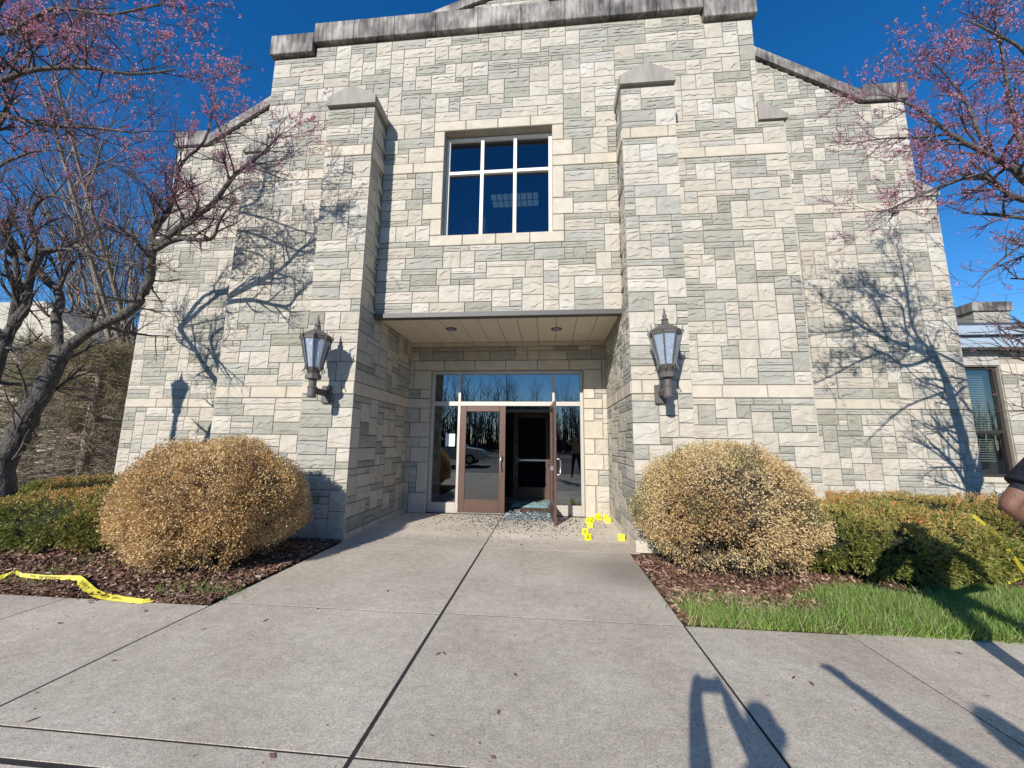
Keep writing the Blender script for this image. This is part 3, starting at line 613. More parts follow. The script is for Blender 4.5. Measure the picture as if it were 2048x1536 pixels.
# ---- upper window: frame bars and six panes, room behind
YF = 6.14
wr = MB(); wr.bbox((U(-WO)+.002, YF, WZ0+.012), (U(-WO)+.062, YF+.1, WZ1-.012), .004); wo = wr.build('upper_window', 'white_frame', bld, True)
def bar(x0, x1, z0, z1, y0=YF, y1=YF+.1, par=wo, m='white_frame', nm='frame_bar'):
    b = MB(); b.bbox((x0, y0, z0), (x1, y1, z1), .004); return b.build(nm, m, par)
bar(U(WO)-.062, U(WO)-.002, WZ0+.012, WZ1-.012); bar(U(-WO)+.063, U(WO)-.063, WZ1-.073, WZ1-.013); bar(U(-WO)+.063, U(WO)-.063, WZ0+.013, WZ0+.073)
xs = [U(-WO)+.063, U(-WO)+.063+(2*WO-.126)/3, U(-WO)+.063+(2*WO-.126)*2/3, U(WO)-.063]; ZT = 6.19
for k in (1, 2): bar(xs[k]-.03, xs[k]+.03, WZ0+.074, WZ1-.074)
for k in range(3):
    a = xs[k]+(.031 if k else 0); c = xs[k+1]-(.031 if k < 2 else 0)
    bar(a+.001, c-.001, ZT-.03, ZT+.03)
    for z0, z1 in ((WZ0+.074, ZT-.031), (ZT+.031, WZ1-.074)):
        b = MB(); b.box((a+.001, YF+.05, z0), (c-.001, YF+.056, z1)); b.build('pane', 'glass_up', wo)
b = MB(); b.box((U(-WO), YF+.0, WZ0-.002), (U(WO), YF+.13, WZ0+.011)); b.build('sill_plate', 'white_frame', wo)
rm = MB()
for a, c in (((U(-3), 6.46, 4.2), (U(3), 10.2, 4.25)), ((U(-3), 6.46, 7.6), (U(3), 10.2, 7.7)), ((U(-3), 10.2, 4.2), (U(3), 10.3, 7.7)), ((U(-3.1), 6.46, 4.2), (U(-3), 10.3, 7.7)), ((U(3), 6.46, 4.2), (U(3.1), 10.3, 7.7))): rm.box(a, c)
rm.build('upper_room', 'interior', bld, True)
fx = MB(); pA = atZ(1030, 400, 7.5); fx.box((pA[0]-.62, pA[1]-.3, 7.50), (pA[0]+.62, pA[1]+.3, 7.598)); fo = fx.build('ceiling_fixture', 'interior_dark', bld, True)
for i in range(8):
    for j in range(2):
        b = MB(); x0 = pA[0]-.6+i*.15; y0 = pA[1]-.28+j*.285; b.box((x0+.012, y0+.02, 7.493), (x0+.138, y0+.265, 7.499)); b.build('lens', 'fixture', fo)
b = MB(); b.box((U(-.82), 7.3, 4.3), (U(-.42), 7.6, 6.05)); b.build('filing_cabinet', 'blind', bld, True)
# ---- entrance frame
YE = 7.88
ef = MB(); ef.bbox((U(-FW)+.002, YE, .0), (U(-FW)+.065, YE+.12, FH-.004), .004); eo = ef.build('entrance_frame', 'alum', bld, True)
HX, RX, ZB0, ZB1 = -1.815, 0.085, 2.16, 2.25     # door hinge lines and transom bar
eb = lambda *a: bar(*a, y0=YE, y1=YE+.12, par=eo, m='alum')
eb(U(FW)-.065, U(FW)-.002, 0, FH-.004); eb(U(-FW)+.066, U(FW)-.066, FH-.07, FH-.005)
eb(HX-.055, HX-.002, 0, FH-.071); eb(RX+.002, RX+.055, 0, FH-.071)
eb(U(-FW)+.066, HX-.056, ZB0, ZB1); eb(HX-.001, RX+.001, ZB0, ZB1); eb(RX+.056, U(FW)-.066, ZB0, ZB1)
eb(U(-FW)+.066, HX-.056, 0.0, .15); eb(U(-FW)+.066, HX-.056, .151, .20); eb(RX+.056, U(FW)-.066, 0.0, .15); eb(RX+.056, U(FW)-.066, .151, .20)
def pane(x0, x1, z0, z1, y=YE+.05, par=eo, m='glass', th=.006):
    b = MB(); b.box((x0+.001, y, z0+.001), (x1-.001, y+th, z1-.001)); return b.build('pane', m, par)
pane(U(-FW)+.066, HX-.056, .20, ZB0); pane(RX+.056, U(FW)-.066, .20, ZB0)
pane(U(-FW)+.066, HX-.056, ZB1, FH-.071); pane(RX+.056, U(FW)-.066, ZB1, FH-.071); XM = (HX+RX)/2
pane(HX, XM-.006, ZB1, FH-.071); pane(XM+.006, RX, ZB1, FH-.071)
b = MB(); b.box((XM-.005, YE+.045, ZB1+.001), (XM+.005, YE+.06, FH-.072)); b.build('pane_joint', 'black', eo)
b = MB(); b.box((HX, YE-.01, .0), (RX, YE+.14, .018)); b.build('threshold', 'steel', eo)
pp = atY(900, 880, YE+.03); b = MB(); b.box((pp[0]-.10, YE+.04, pp[2]-.13), (pp[0]+.10, YE+.043, pp[2]+.13)); b.build('paper_notice', 'paper', eo)
def door(name, W, H, root_loc, rz, broken, label):
    """leaf in local coords: hinge at x=0, leaf along +x, outside face at -y"""
    t = .045; sw, tr, br = .125, .115, .26
    r = empty(name, root_loc, rz); r.parent = bld; r.matrix_parent_inverse = Matrix.Translation(-Vector(bld.location)); r['label'] = label
    for a, c in (((0, 0, 0), (sw, t, H)), ((W-sw, 0, 0), (W, t, H)), ((sw+.001, .001, 0), (W-sw-.001, t-.001, br)), ((sw+.001, .001, H-tr), (W-sw-.001, t-.001, H))):
        b = MB(); b.bbox(a, c, .005); b.build('stile' if a[0] in (0, W-sw) else 'rail', 'brown' if not name.startswith('inner') else 'brown', r)
    if not broken:
        b = MB(); b.box((sw+.002, t*.4, br+.001), (W-sw-.002, t*.4+.006, H-tr-.001)); b.build('pane', 'glass', r)
    else:   # jagged rim of glass left in the frame
        R = random.Random(len(label)+4); b = MB()
        x = sw+.002
        while x < W-sw-.02:
            w = R.uniform(.012, .05); h = R.uniform(.006, .05)*(1 if R.random() < .75 else 0.2)
            b.prism([(x, br+.001), (min(x+w, W-sw), br+.001), (x+w*R.uniform(.2, .8), br+h)], 1, t*.4, t*.4+.006); x += w
        for side in (sw+.001, W-sw-.001):
            z = br
            while z < H-tr-.05:
                h = R.uniform(.02, .09); w = R.uniform(.004, .022); s_ = 1 if side < W/2 else -1
                b.prism([(side, z), (side, z+h), (side+s_*w, z+h*R.uniform(.2, .8))], 1, t*.4, t*.4+.006); z += h
        b.build('glass_rim', 'shard', r)
    # pull handle outside
    b = MB(); hx = W-sw*.5; pts = [(hx, .0, .84), (hx, -.055, .845), (hx-.012, -.072, .87), (hx-.03, -.078, .92), (hx-.03, -.078, 1.04), (hx-.012, -.072, 1.09), (hx, -.055, 1.115), (hx, 0, 1.12)]
    b.tube(pts, .013, 8); b.build('pull_handle', 'steel', r, smooth=True)
    b = MB(); b.bbox((.1, t, .93), (W-.14, t+.045, .985), .006); b.bbox((W-.2, t+.0, .915), (W-.02, t+.07, 1.0), .008); b.build('panic_bar', 'steel' if broken else 'lantern', r)
    for z in (.1, 1.02, H-.12):
        b = MB(); b.tube([(-.004, -.006, z-.06), (-.004, -.006, z+.06)], .011, 8); b.build('hinge', 'alum', r)
    return r
DW = (RX-HX)/2-.004
door('door', DW, 2.145, (HX+.002, YE+.0, .012), 0, False, 'closed bronze-framed glass entrance door')
# right leaf: mirrored hinge at RX, swung outwards about 92 degrees
rd = door('door', DW, 2.145, (RX-.003, YE-.005, .012), 0, True, 'open bronze-framed entrance door with its glass broken out')
rd.scale = (-1, 1, 1); rd.rotation_euler = (0, 0, radians(94))
# ---- vestibule and inner doors
YI = 10.1; vb = MB()
for a, c in (((U(-2.6), 8.16, -.08), (U(2.6), YI+.3, -.005)), ((U(-2.6), 8.16, 3.2), (U(2.6), 15, 3.3)), ((U(-2.7), 8.16, 0), (U(-2.6), 15, 3.2)), ((U(2.6), 8.16, 0), (U(2.7), 15, 3.2)), ((U(-2.6), 14.9, 0), (U(2.6), 15, 3.2))): vb.box(a, c)
vb.box((U(-2.6), YI+.3, -.08), (U(2.6), 15, -.006)); vb.cur = 0
vb.build('vestibule', 'interior', bld, True)
b = MB(); b.box((U(-1.5), 8.02, -.004), (U(1.5), 9.4, .004)); b.build('entrance_mat', 'mat_brown', bld, True)
b = MB(); b.box((U(-2.6), 9.4, -.003), (U(2.6), YI+.25, .002)); b.build('tiled_floor', 'tile', bld, True)
nf = MB(); nf.box((U(-2.6), YI, 2.2), (U(2.6), YI+.1, 2.28)); nfo = nf.build('inner_frame', 'alum', bld, True)
for x in (U(-1.02), U(.98)): bar(x-.03, x+.03, 0, 2.199, y0=YI, y1=YI+.1, par=nfo, m='darkbronze')
b = MB(); b.box((U(-2.6), YI+.001, 0), (U(-1.06), YI+.099, .2)); b.box((U(1.02), YI+.001, 0), (U(2.6), YI+.099, .2)); b.build('base_panel', 'alum', nfo)
pane(U(-2.59), U(-1.06), .2, 2.199, YI+.05, nfo); pane(U(1.02), U(2.59), .2, 2.199, YI+.05, nfo); pane(U(-2.59), U(.28), 2.281, 3.19, YI+.05, nfo); pane(U(.30), U(2.59), 2.281, 3.19, YI+.05, nfo)
idr = door('inner_door', .98, 2.17, (U(.94), YI+.02, .01), 0, True, 'bronze-framed inner vestibule door with broken glass'); idr.scale = (-1, 1, 1)
idl = door('inner_door', .98, 2.17, (U(-.98), YI+.02, .01), radians(70), True, 'bronze-framed inner vestibule door standing open inwards')
for (x, z) in ((.88, 1.62), (.83, 1.55), (.92, 1.25), (.85, 1.28), (.86, .62), (.45, 1.03), (.38, .99)):   # small white L-shaped corner scales stuck on the inner door
    b = MB(); b.box((x, -.003, z), (x+.035, -.0005, z+.008)); b.box((x+.027, -.003, z+.0081), (x+.035, -.0005, z+.04)); b.build('corner_scale', 'patch_white', idr)
# ---- parapet roof behind
rf = MB(); rf.box((U(-8.2), 10.45, 6.0), (U(8.2), 26, 8.4)); rf.prism([(U(-6), 8.4), (U(6), 8.4), (U(0), 11.4)], 1, 10.46, 26); rf.box((U(-8.55), 9.3, -.05), (U(-3.2), 26, 6.0)); rf.box((U(3.2), 9.3, -.05), (U(8.55), 26, 6)); rf.build('main_block', 'mortar', bld, True)

# ================================================================== WALL LANTERNS
def lantern_parts(root, zc=0.0):
    """lantern with its post axis at local x=y=0; z=0 is the bottom of the glass cage"""
    n = 8; rot = pi/8; r0, r1, h = .105, .19, .40
    def ring(r, z): return [(r*cos(2*pi*k/n+rot), r*sin(2*pi*k/n+rot), z) for k in range(n)]
    a, c = ring(r0-.006, 0.0), ring(r1-.006, h)
    for k in range(n):
        b = MB(); q = [a[k], a[(k+1) % n], c[(k+1) % n], c[k]]; nrm = Vector((q[0][0]+q[1][0], q[0][1]+q[1][1], 0)).normalized()*.004
        b.add([tuple(Vector(p)-nrm) for p in q]+[tuple(Vector(p)) for p in q], [(3, 2, 1, 0), (4, 5, 6, 7), (0, 1, 5, 4), (1, 2, 6, 5), (2, 3, 7, 6), (3, 0, 4, 7)]); b.build('glass_panel', 'lampglass', root)
    b = MB(); b.lathe([(.05, .16), (.062, .2), (.06, .27), (.04, .31)], (0, 0, zc), 12); b.build('lamp_bulb', 'paper', root, smooth=True)
    for k in range(n):
        t = 2*pi*k/n+rot; d = Vector((cos(t), sin(t), 0)); b = MB()
        pts = [d*(r0-.012)+Vector((0, 0, -.085)), d*(r0+.045)+Vector((0, 0, -.055)), d*(r0+.012)+Vector((0, 0, -.005)), d*(r0+.008)+Vector((0, 0, .05)), d*(r1+.008)+Vector((0, 0, h)), d*(r1+.03)+Vector((0, 0, h+.04)), d*(r1+.018)+Vector((0, 0, h+.085)), d*(r1+.04)+Vector((0, 0, h+.135))]
        b.tube(pts, [.004, .007, .010, .011, .011, .011, .007, .003], 6); b.build('cage_rib', 'lantern', root)
    b = MB(); b.lathe([(r1-.01, h-.005), (r1+.006, h), (r1+.012, h+.045), (r1+.018, h+.05), (r1+.005, h+.07), (.11, h+.13), (.05, h+.165), (.042, h+.20), (.02, h+.205)], (0, 0, 0), n, rot=rot); b.build('roof', 'lantern', root)
    b = MB(); b.lathe([(.022, h+.20), (.045, h+.215), (.045, h+.228), (.022, h+.24), (.03, h+.27), (.016, h+.31), (.004, h+.39)], (0, 0, 0), 12); b.build('finial', 'lantern', root, smooth=True)
    b = MB(); b.lathe([(.10, -.16), (.105, -.155), (.105, -.10), (.085, -.09), (.07, -.075), (r0+.004, -.012), (r0+.012, .0), (r0-.004, .012)], (0, 0, 0), n, rot=rot); b.build('base_cup', 'lantern', root)
def wall_lantern(x, wall, yl, label):
    r = empty('wall_lantern', (x, wall, 2.42)); lab(r, label, 'wall lantern', 'wall lanterns on the buttresses')
    sub = empty('lantern_head', (0, yl-wall, 0)); sub.parent = r
    lantern_parts(sub)
    b = MB(); b.lathe([(.055, -.42), (.064, -.40), (.058, -.39), (.058, -.285), (.066, -.28), (.066, -.265), (.05, -.255), (.05, -.16)], (0, yl-wall, 0), 14); b.build('post', 'lantern', r, smooth=False)
    b = MB(); b.bbox((-.022, yl-wall+.04, -.36), (.022, -.06, -.27), .006); b.box((-.03, yl-wall+.05, -.325), (.03, -.06, -.305)); b.build('arm', 'lantern', r)
    b = MB(); b.prism([(-.06, -.27), (-.06, -.36), (-.02, -.44)], 0, -.018, .018); b.build('arm_gusset', 'lantern', r)
    b = MB(); b.bbox((-.075, -.075, -.46), (.075, -.045, -.20), .006); pl = b.build('wall_plate', 'lantern', r)
    for sx in (-1, 1):
        for z in (-.43, -.23):
            b = MB(); b.tube([(sx*.055, -.0751, z), (sx*.055, -.085, z)], .011, 6); b.build('bolt', 'lantern', pl)
wall_lantern(U(-2.44), YB, 5.08, 'dark bronze wall lantern on the shaded-side buttress behind the golden dead bush')
wall_lantern(U(2.41), YB, 5.08, 'dark bronze wall lantern on the sunny buttress above the green-flecked dead bush')

# ================================================================== SHRUBS
def dome_points(n, c, a, b, h, zmid=0.42, r=NR, rough=0.06, low=-0.85, pw=2.0):
    """points and normals on a clipped ball of half widths a,b and height h standing on the ground"""
    d = unit(r.normal(0, 1, (int(n*1.7), 3))); d = d[d[:, 2] > low][:n]
    d2 = np.sign(d)*np.abs(d)**(2.0/pw) if pw != 2 else d
    zc = h*zmid; up = h-zc
    rad = 1+rough*(np.sin(d[:, 0]*7+d[:, 1]*5)+np.sin(d[:, 1]*9-d[:, 2]*8)+np.sin(d[:, 2]*6+d[:, 0]*11))/2
    P = np.stack([c[0]+a*d2[:, 0]*rad, c[1]+b*d2[:, 1]*rad, zc+np.where(d[:, 2] > 0, up, zc*1.0)*d2[:, 2]*rad], axis=1)
    N = unit(np.stack([d[:, 0]/a, d[:, 1]/b, d[:, 2]/up], axis=1))
    return P, N
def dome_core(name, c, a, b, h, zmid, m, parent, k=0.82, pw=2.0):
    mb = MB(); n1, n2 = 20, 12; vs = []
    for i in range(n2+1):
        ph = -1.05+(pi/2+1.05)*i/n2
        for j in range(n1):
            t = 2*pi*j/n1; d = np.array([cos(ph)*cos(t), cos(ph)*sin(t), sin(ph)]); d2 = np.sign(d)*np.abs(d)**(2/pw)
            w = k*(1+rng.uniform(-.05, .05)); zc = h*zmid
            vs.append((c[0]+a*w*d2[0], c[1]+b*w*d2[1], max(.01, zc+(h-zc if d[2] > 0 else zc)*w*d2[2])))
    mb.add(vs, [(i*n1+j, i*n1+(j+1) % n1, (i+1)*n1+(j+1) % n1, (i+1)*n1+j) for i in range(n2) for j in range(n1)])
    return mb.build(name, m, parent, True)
def dead_bush(c, a, b, h, n, m, label, gaps, seed, core='core', ck=.74):
    r = np.random.default_rng(seed); R = random.Random(seed)
    root = empty('boxwood_bush', (c[0], c[1], 0)); lab(root, label, 'bush', 'clipped round bushes beside the walkway')
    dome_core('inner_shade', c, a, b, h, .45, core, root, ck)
    # stems and twigs fanning out from the foot
    tw = MB()
    for i in range(420):
        P, N = dome_points(1, c, a, b, h, .45, r, .06, -.75)
        if not len(P): continue
        e = P[0]*1.0; f0 = np.array([c[0]+R.uniform(-.15, .15), c[1]+R.uniform(-.15, .15), .02]); mid = f0*.45+e*.55+np.array([R.uniform(-.06, .06), R.uniform(-.06, .06), R.uniform(0, .1)])
        q = f0+(e-f0)*R.uniform(.97, 1.03)
        tw.tube([f0, mid, q], [.009, .006, .002], 4, False)
        for k in range(3):
            s_ = mid+(q-mid)*R.uniform(.2, .9); tw.tube([s_, s_+N[0]*R.uniform(.05, .14)+np.array([R.uniform(-.08, .08) for _ in range(3)])], [.003, .0015], 3, False)
    lab(tw.build('twigs', 'twig', root, True), kind='stuff')
    # leaves in little clumps, denser outside
    nc = n//7; P, N = dome_points(nc, c, a, b, h, .45, r, .06, -.8)
    bmp = np.sin(P[:, 0]*13+P[:, 2]*7)*np.sin(P[:, 1]*12-P[:, 2]*11)+np.sin(P[:, 0]*23-P[:, 1]*19+P[:, 2]*17)*.6
    P = P+N*(.022*bmp[:, None]+np.where(r.random((len(P), 1)) < .07, .07*r.random((len(P), 1)), 0))
    dep = r.random((len(P), 1))**1.6*.17; P = P-N*dep
    hole = np.zeros(len(P))
    for (gx, gz, gr, gs) in gaps:     # sparse patches: (x, z, radius, strength)
        dd = np.hypot(P[:, 0]-gx, (P[:, 2]-gz)); hole = np.maximum(hole, gs*np.clip(1.4-dd/gr, 0, 1))
    keep = (r.random(len(P)) > hole) & (r.random(len(P)) > np.clip(-bmp*.55-.3, 0, .6)); P, N = P[keep], N[keep]
    PP = np.repeat(P, 7, 0)+r.normal(0, .02, (len(P)*7, 3)); NN = np.repeat(N, 7, 0)
    Q = leaf_quads(PP, NN, .022, .0125, .75, r)
    patch = .5+.5*np.sin(PP[:, 0]*4.1+PP[:, 2]*3)*np.sin(PP[:, 1]*3.7-PP[:, 2]*4.4)
    tone = np.clip(r.normal(.52, .2, len(PP))+.22*(patch-.5), 0, 1)
    if m == 'straw_leaf':
        tone = np.clip(r.normal(.58, .17, len(PP))+.2*(patch-.5), .2, 1)
        gn = np.sin(PP[:, 0]*6.3+1.0)*np.sin(PP[:, 2]*5.5+.6)*np.sin(PP[:, 1]*4.2+2.2)+.5*np.clip((c[0]-.55-PP[:, 0])*2.4, 0, 1)
        isg = (gn > .46) & (r.random(len(PP)) < .5); tone[isg] = r.random(isg.sum())*.14
        red = (np.hypot(PP[:, 0]-(c[0]-.45), PP[:, 2]-.62) < .34) & (r.random(len(PP)) < .7) & ~isg; tone[red] = .2+r.random(red.sum())*.25
    Q[:, :, 2] = np.maximum(Q[:, :, 2], .012)
    lab(link('leaves', quads_mesh('leaves', Q, tone, [m]), root, True), kind='stuff')
    return root
BL = (-3.86, 4.30); BR = (2.0, 4.84)
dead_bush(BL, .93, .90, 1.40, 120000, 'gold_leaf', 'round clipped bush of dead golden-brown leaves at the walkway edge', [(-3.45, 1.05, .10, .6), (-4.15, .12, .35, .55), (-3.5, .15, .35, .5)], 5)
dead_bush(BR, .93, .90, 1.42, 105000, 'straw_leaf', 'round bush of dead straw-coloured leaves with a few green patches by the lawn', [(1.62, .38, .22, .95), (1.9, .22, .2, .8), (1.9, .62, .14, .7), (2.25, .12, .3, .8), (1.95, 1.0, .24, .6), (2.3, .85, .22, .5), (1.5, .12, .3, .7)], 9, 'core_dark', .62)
def yew(mounds, label, seed, pw=2.6):
    r = np.random.default_rng(seed); c0 = mounds[0]
    root = empty('yew_hedge', (c0[0], c0[1], 0)); lab(root, label, 'hedge', 'low spreading yew hedges')
    Qs = []; Ts = []
    for (x, y, a, b, h, n) in mounds:
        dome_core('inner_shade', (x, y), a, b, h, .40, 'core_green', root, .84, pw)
        P, N = dome_points(int(n*.42), (x, y), a, b, h, .40, r, .05, -.6, pw)
        lump = np.sin(P[:, 0]*9+P[:, 1]*4)*np.sin(P[:, 1]*10-P[:, 0]*3)+.7*np.sin(P[:, 2]*13+P[:, 0]*5)*np.sin(P[:, 0]*17-P[:, 1]*6)
        P = P+N*(.035*lump[:, None]-.06*r.random((len(P), 1)))
        keep = r.random(len(P)) > np.clip(-lump*.8-.15, 0, .85); P, N, lump = P[keep], N[keep], lump[keep]
        k = 11; ax = unit(N*.8+np.array([0, -.25, .25])+r.normal(0, .5, P.shape))       # each spray: needles along a short shoot
        tt = np.tile(np.linspace(-.2, 1, k), len(P))[:, None]; AX = np.repeat(ax, k, 0)
        PP = np.repeat(P, k, 0)+AX*tt*.06+r.normal(0, .005, (len(P)*k, 3))
        Q = leaf_quads(PP, AX*1.3, .032, .011, .55, r); Q[:, :, 2] = np.maximum(Q[:, :, 2], .01)
        PC = P; topness = np.clip((PC[:, 2]-h*.62)/(h*.3), 0, 1); back = np.clip((PC[:, 1]-y)/b, -1, 1)*.5+.5
        pt = np.sin(PC[:, 0]*3.3+1)*np.sin(PC[:, 1]*4.1+seed)
        tc = r.normal(.45, .13, len(P))+.42*topness*(.3+back*.8)+.12*pt+.08*lump
        t = np.repeat(tc, k)+r.normal(0, .07, len(PP))
        Qs.append(Q); Ts.append(np.clip(t, 0, 1))
    lab(link('needles', quads_mesh('needles', np.concatenate(Qs), np.concatenate(Ts), ['yew']), root, True), kind='stuff')
    return root
yew([(3.78, 5.42, 1.42, 1.14, .68, 26000), (5.3, 6.75, 1.5, .85, .66, 11000)], 'low green and rust yew hedge between the straw-coloured bush and the sunlit wing', 14, 2.15)
yew([(7.1, 6.6, 1.35, .95, .66, 9000)], 'rust-topped yew hedge at the foot of the wing beside the annex window', 15)
yew([(-6.25, 5.2, 1.45, .95, .64, 22000), (-5.3, 6.6, 1.4, .8, .62, 6000)], 'low green yew hedge beside the golden dead bush', 16)
yew([(-8.05, 6.75, 1.75, .85, .66, 15000)], 'rust-topped yew hedge around the foot of the leaning redbud', 17)

# ================================================================== GRASS, MULCH CHIPS, LITTER
def blades(name, pts, hmin, hmax, label, seed, parent=None):
    r = np.random.default_rng(seed); n = len(pts); P = np.asarray(pts, float)
    h = (hmin+(hmax-hmin)*r.random((n, 1))); d = unit(np.stack([r.normal(.05, .32, n), r.normal(-.05, .32, n), np.ones(n)], 1)); s = unit(np.cross(d, r.normal(0, 1, (n, 3))))*(.0022+.0014*r.random((n, 1)))
    lean = np.stack([r.normal(0, .28, n), r.normal(0, .28, n), np.zeros(n)], 1)*h
    T_ = d*h+lean; Q = np.stack([P-s, P+s, P+T_*.6+s*.75, P+T_], 1)
    o = link(name, quads_mesh(name, Q, np.clip(r.normal(.5, .33, n), 0, 1), ['grass'])); return lab(o, label, 'grass', None, 'stuff')
r_ = np.random.default_rng(3); n = 130000
gx = 1.09+r_.random(n)*7.0; gy = 3.385+r_.random(n)*1.4
edge = 4.02+.5*np.clip((gx-1.9)/2.5, 0, 1)**.7+.10*np.sin(gx*5)+.25*np.clip(gx-4.7, 0, 4)
bare = (np.hypot((gx-1.7)/.75, (gy-3.86)/.26) < 1) & (r_.random(n) < .9)
k = (gy < edge) & ~bare & (r_.random(n) < np.clip((edge-gy)/.22+.12, 0, 1)) & ((gx-1.09 > .1) | (r_.random(n) < .5)) & (np.hypot(gx-BR[0], gy-BR[1]) > .75)
blades('lawn_grass', np.stack([gx[k], gy[k], np.full(k.sum(), -.012)], 1),   .06, .15, 'bright green grass along the walkway in front of the hedge', 4)
cl = []
for (px, py, rad, cnt) in ((405, 1185, .16, 260), (330, 1188, .10, 110), (70, 1172, .08, 110), (25, 1165, .06, 70), (105, 1150, .09, 130), (165, 1125, .08, 90), (440, 1190, .1, 120), (1385, 1215, .12, 100), (1440, 1205, .2, 120), (205, 1135, .12, 60)):
    p = atZ(px, py)
    for _ in range(cnt): cl.append((p[0]+rng.gauss(0, rad), max(3.34, p[1]+rng.gauss(0, rad*.6)), -.01))
blades('grass_tufts', cl, .04, .11, 'small grass tufts sprouting through the mulch', 6)
def chips(name, n, box, label, seed):
    r = np.random.default_rng(seed); x0, x1, y0, y1 = box; c = np.stack([x0+r.random(n)*(x1-x0), y0+r.random(n)**1.5*(y1-y0), .004+.03*r.random(n)], 1)
    a = r.random(n)*2*pi; L = (.010+.022*r.random(n)**2); W = .003+.0045*r.random(n)
    d = np.stack([np.cos(a), np.sin(a), r.normal(0, .25, n)], 1)*L[:, None]; s = np.stack([-np.sin(a), np.cos(a), r.normal(0, .5, n)], 1)*W[:, None]; up = np.array([0, 0, .006])
    Q = np.concatenate([np.stack([c-d-s, c+d-s, c+d+s+up, c-d+s+up], 1), np.stack([c-d-s-up, c+d-s-up, c+d-s, c-d-s], 1)]); t = r.random(n)
    o = link(name, quads_mesh(name, Q, np.concatenate([t, t*.7]), ['mulch'])); return lab(o, label, 'mulch', None, 'stuff')
chips('mulch_chips', 42000, (-7.5, -2.9, 3.29, 5.6), 'red-brown bark mulch around the golden dead bush', 2)
chips('mulch_chips', 22000, (1.06, 6.0, 3.43, 5.2), 'red-brown bark mulch around the straw-coloured bush', 8)
# leaf and bark crumbs on the concrete
r = np.random.default_rng(12); n = 560; c = np.stack([r.uniform(-6, 5, n), 1.2+r.random(n)**1.3*2.6, np.full(n, .003)], 1); ed_ = r.random(n) < .45
c[ed_, 1] = np.where(c[ed_, 0] < -2.9, 3.22+r.normal(0, .05, ed_.sum()), np.where(c[ed_, 0] > 1.1, 3.38+r.normal(0, .05, ed_.sum()), c[ed_, 1]))
a = r.random(n)*2*pi; L = np.where(r.random(n) < .12, .022, .007)*(0.6+.8*r.random(n)); d = np.stack([np.cos(a), np.sin(a), 0*a], 1)*L[:, None]; s = np.stack([-np.sin(a), np.cos(a), 0*a+.4], 1)*L[:, None]*.35
lab(link('leaf_litter', quads_mesh('leaf_litter', np.stack([c-d, c+s, c+d, c-s], 1), r.random(n)*.5, ['mulch'])), 'scattered dry leaf and bark bits on the concrete walk', 'litter', None, 'stuff')

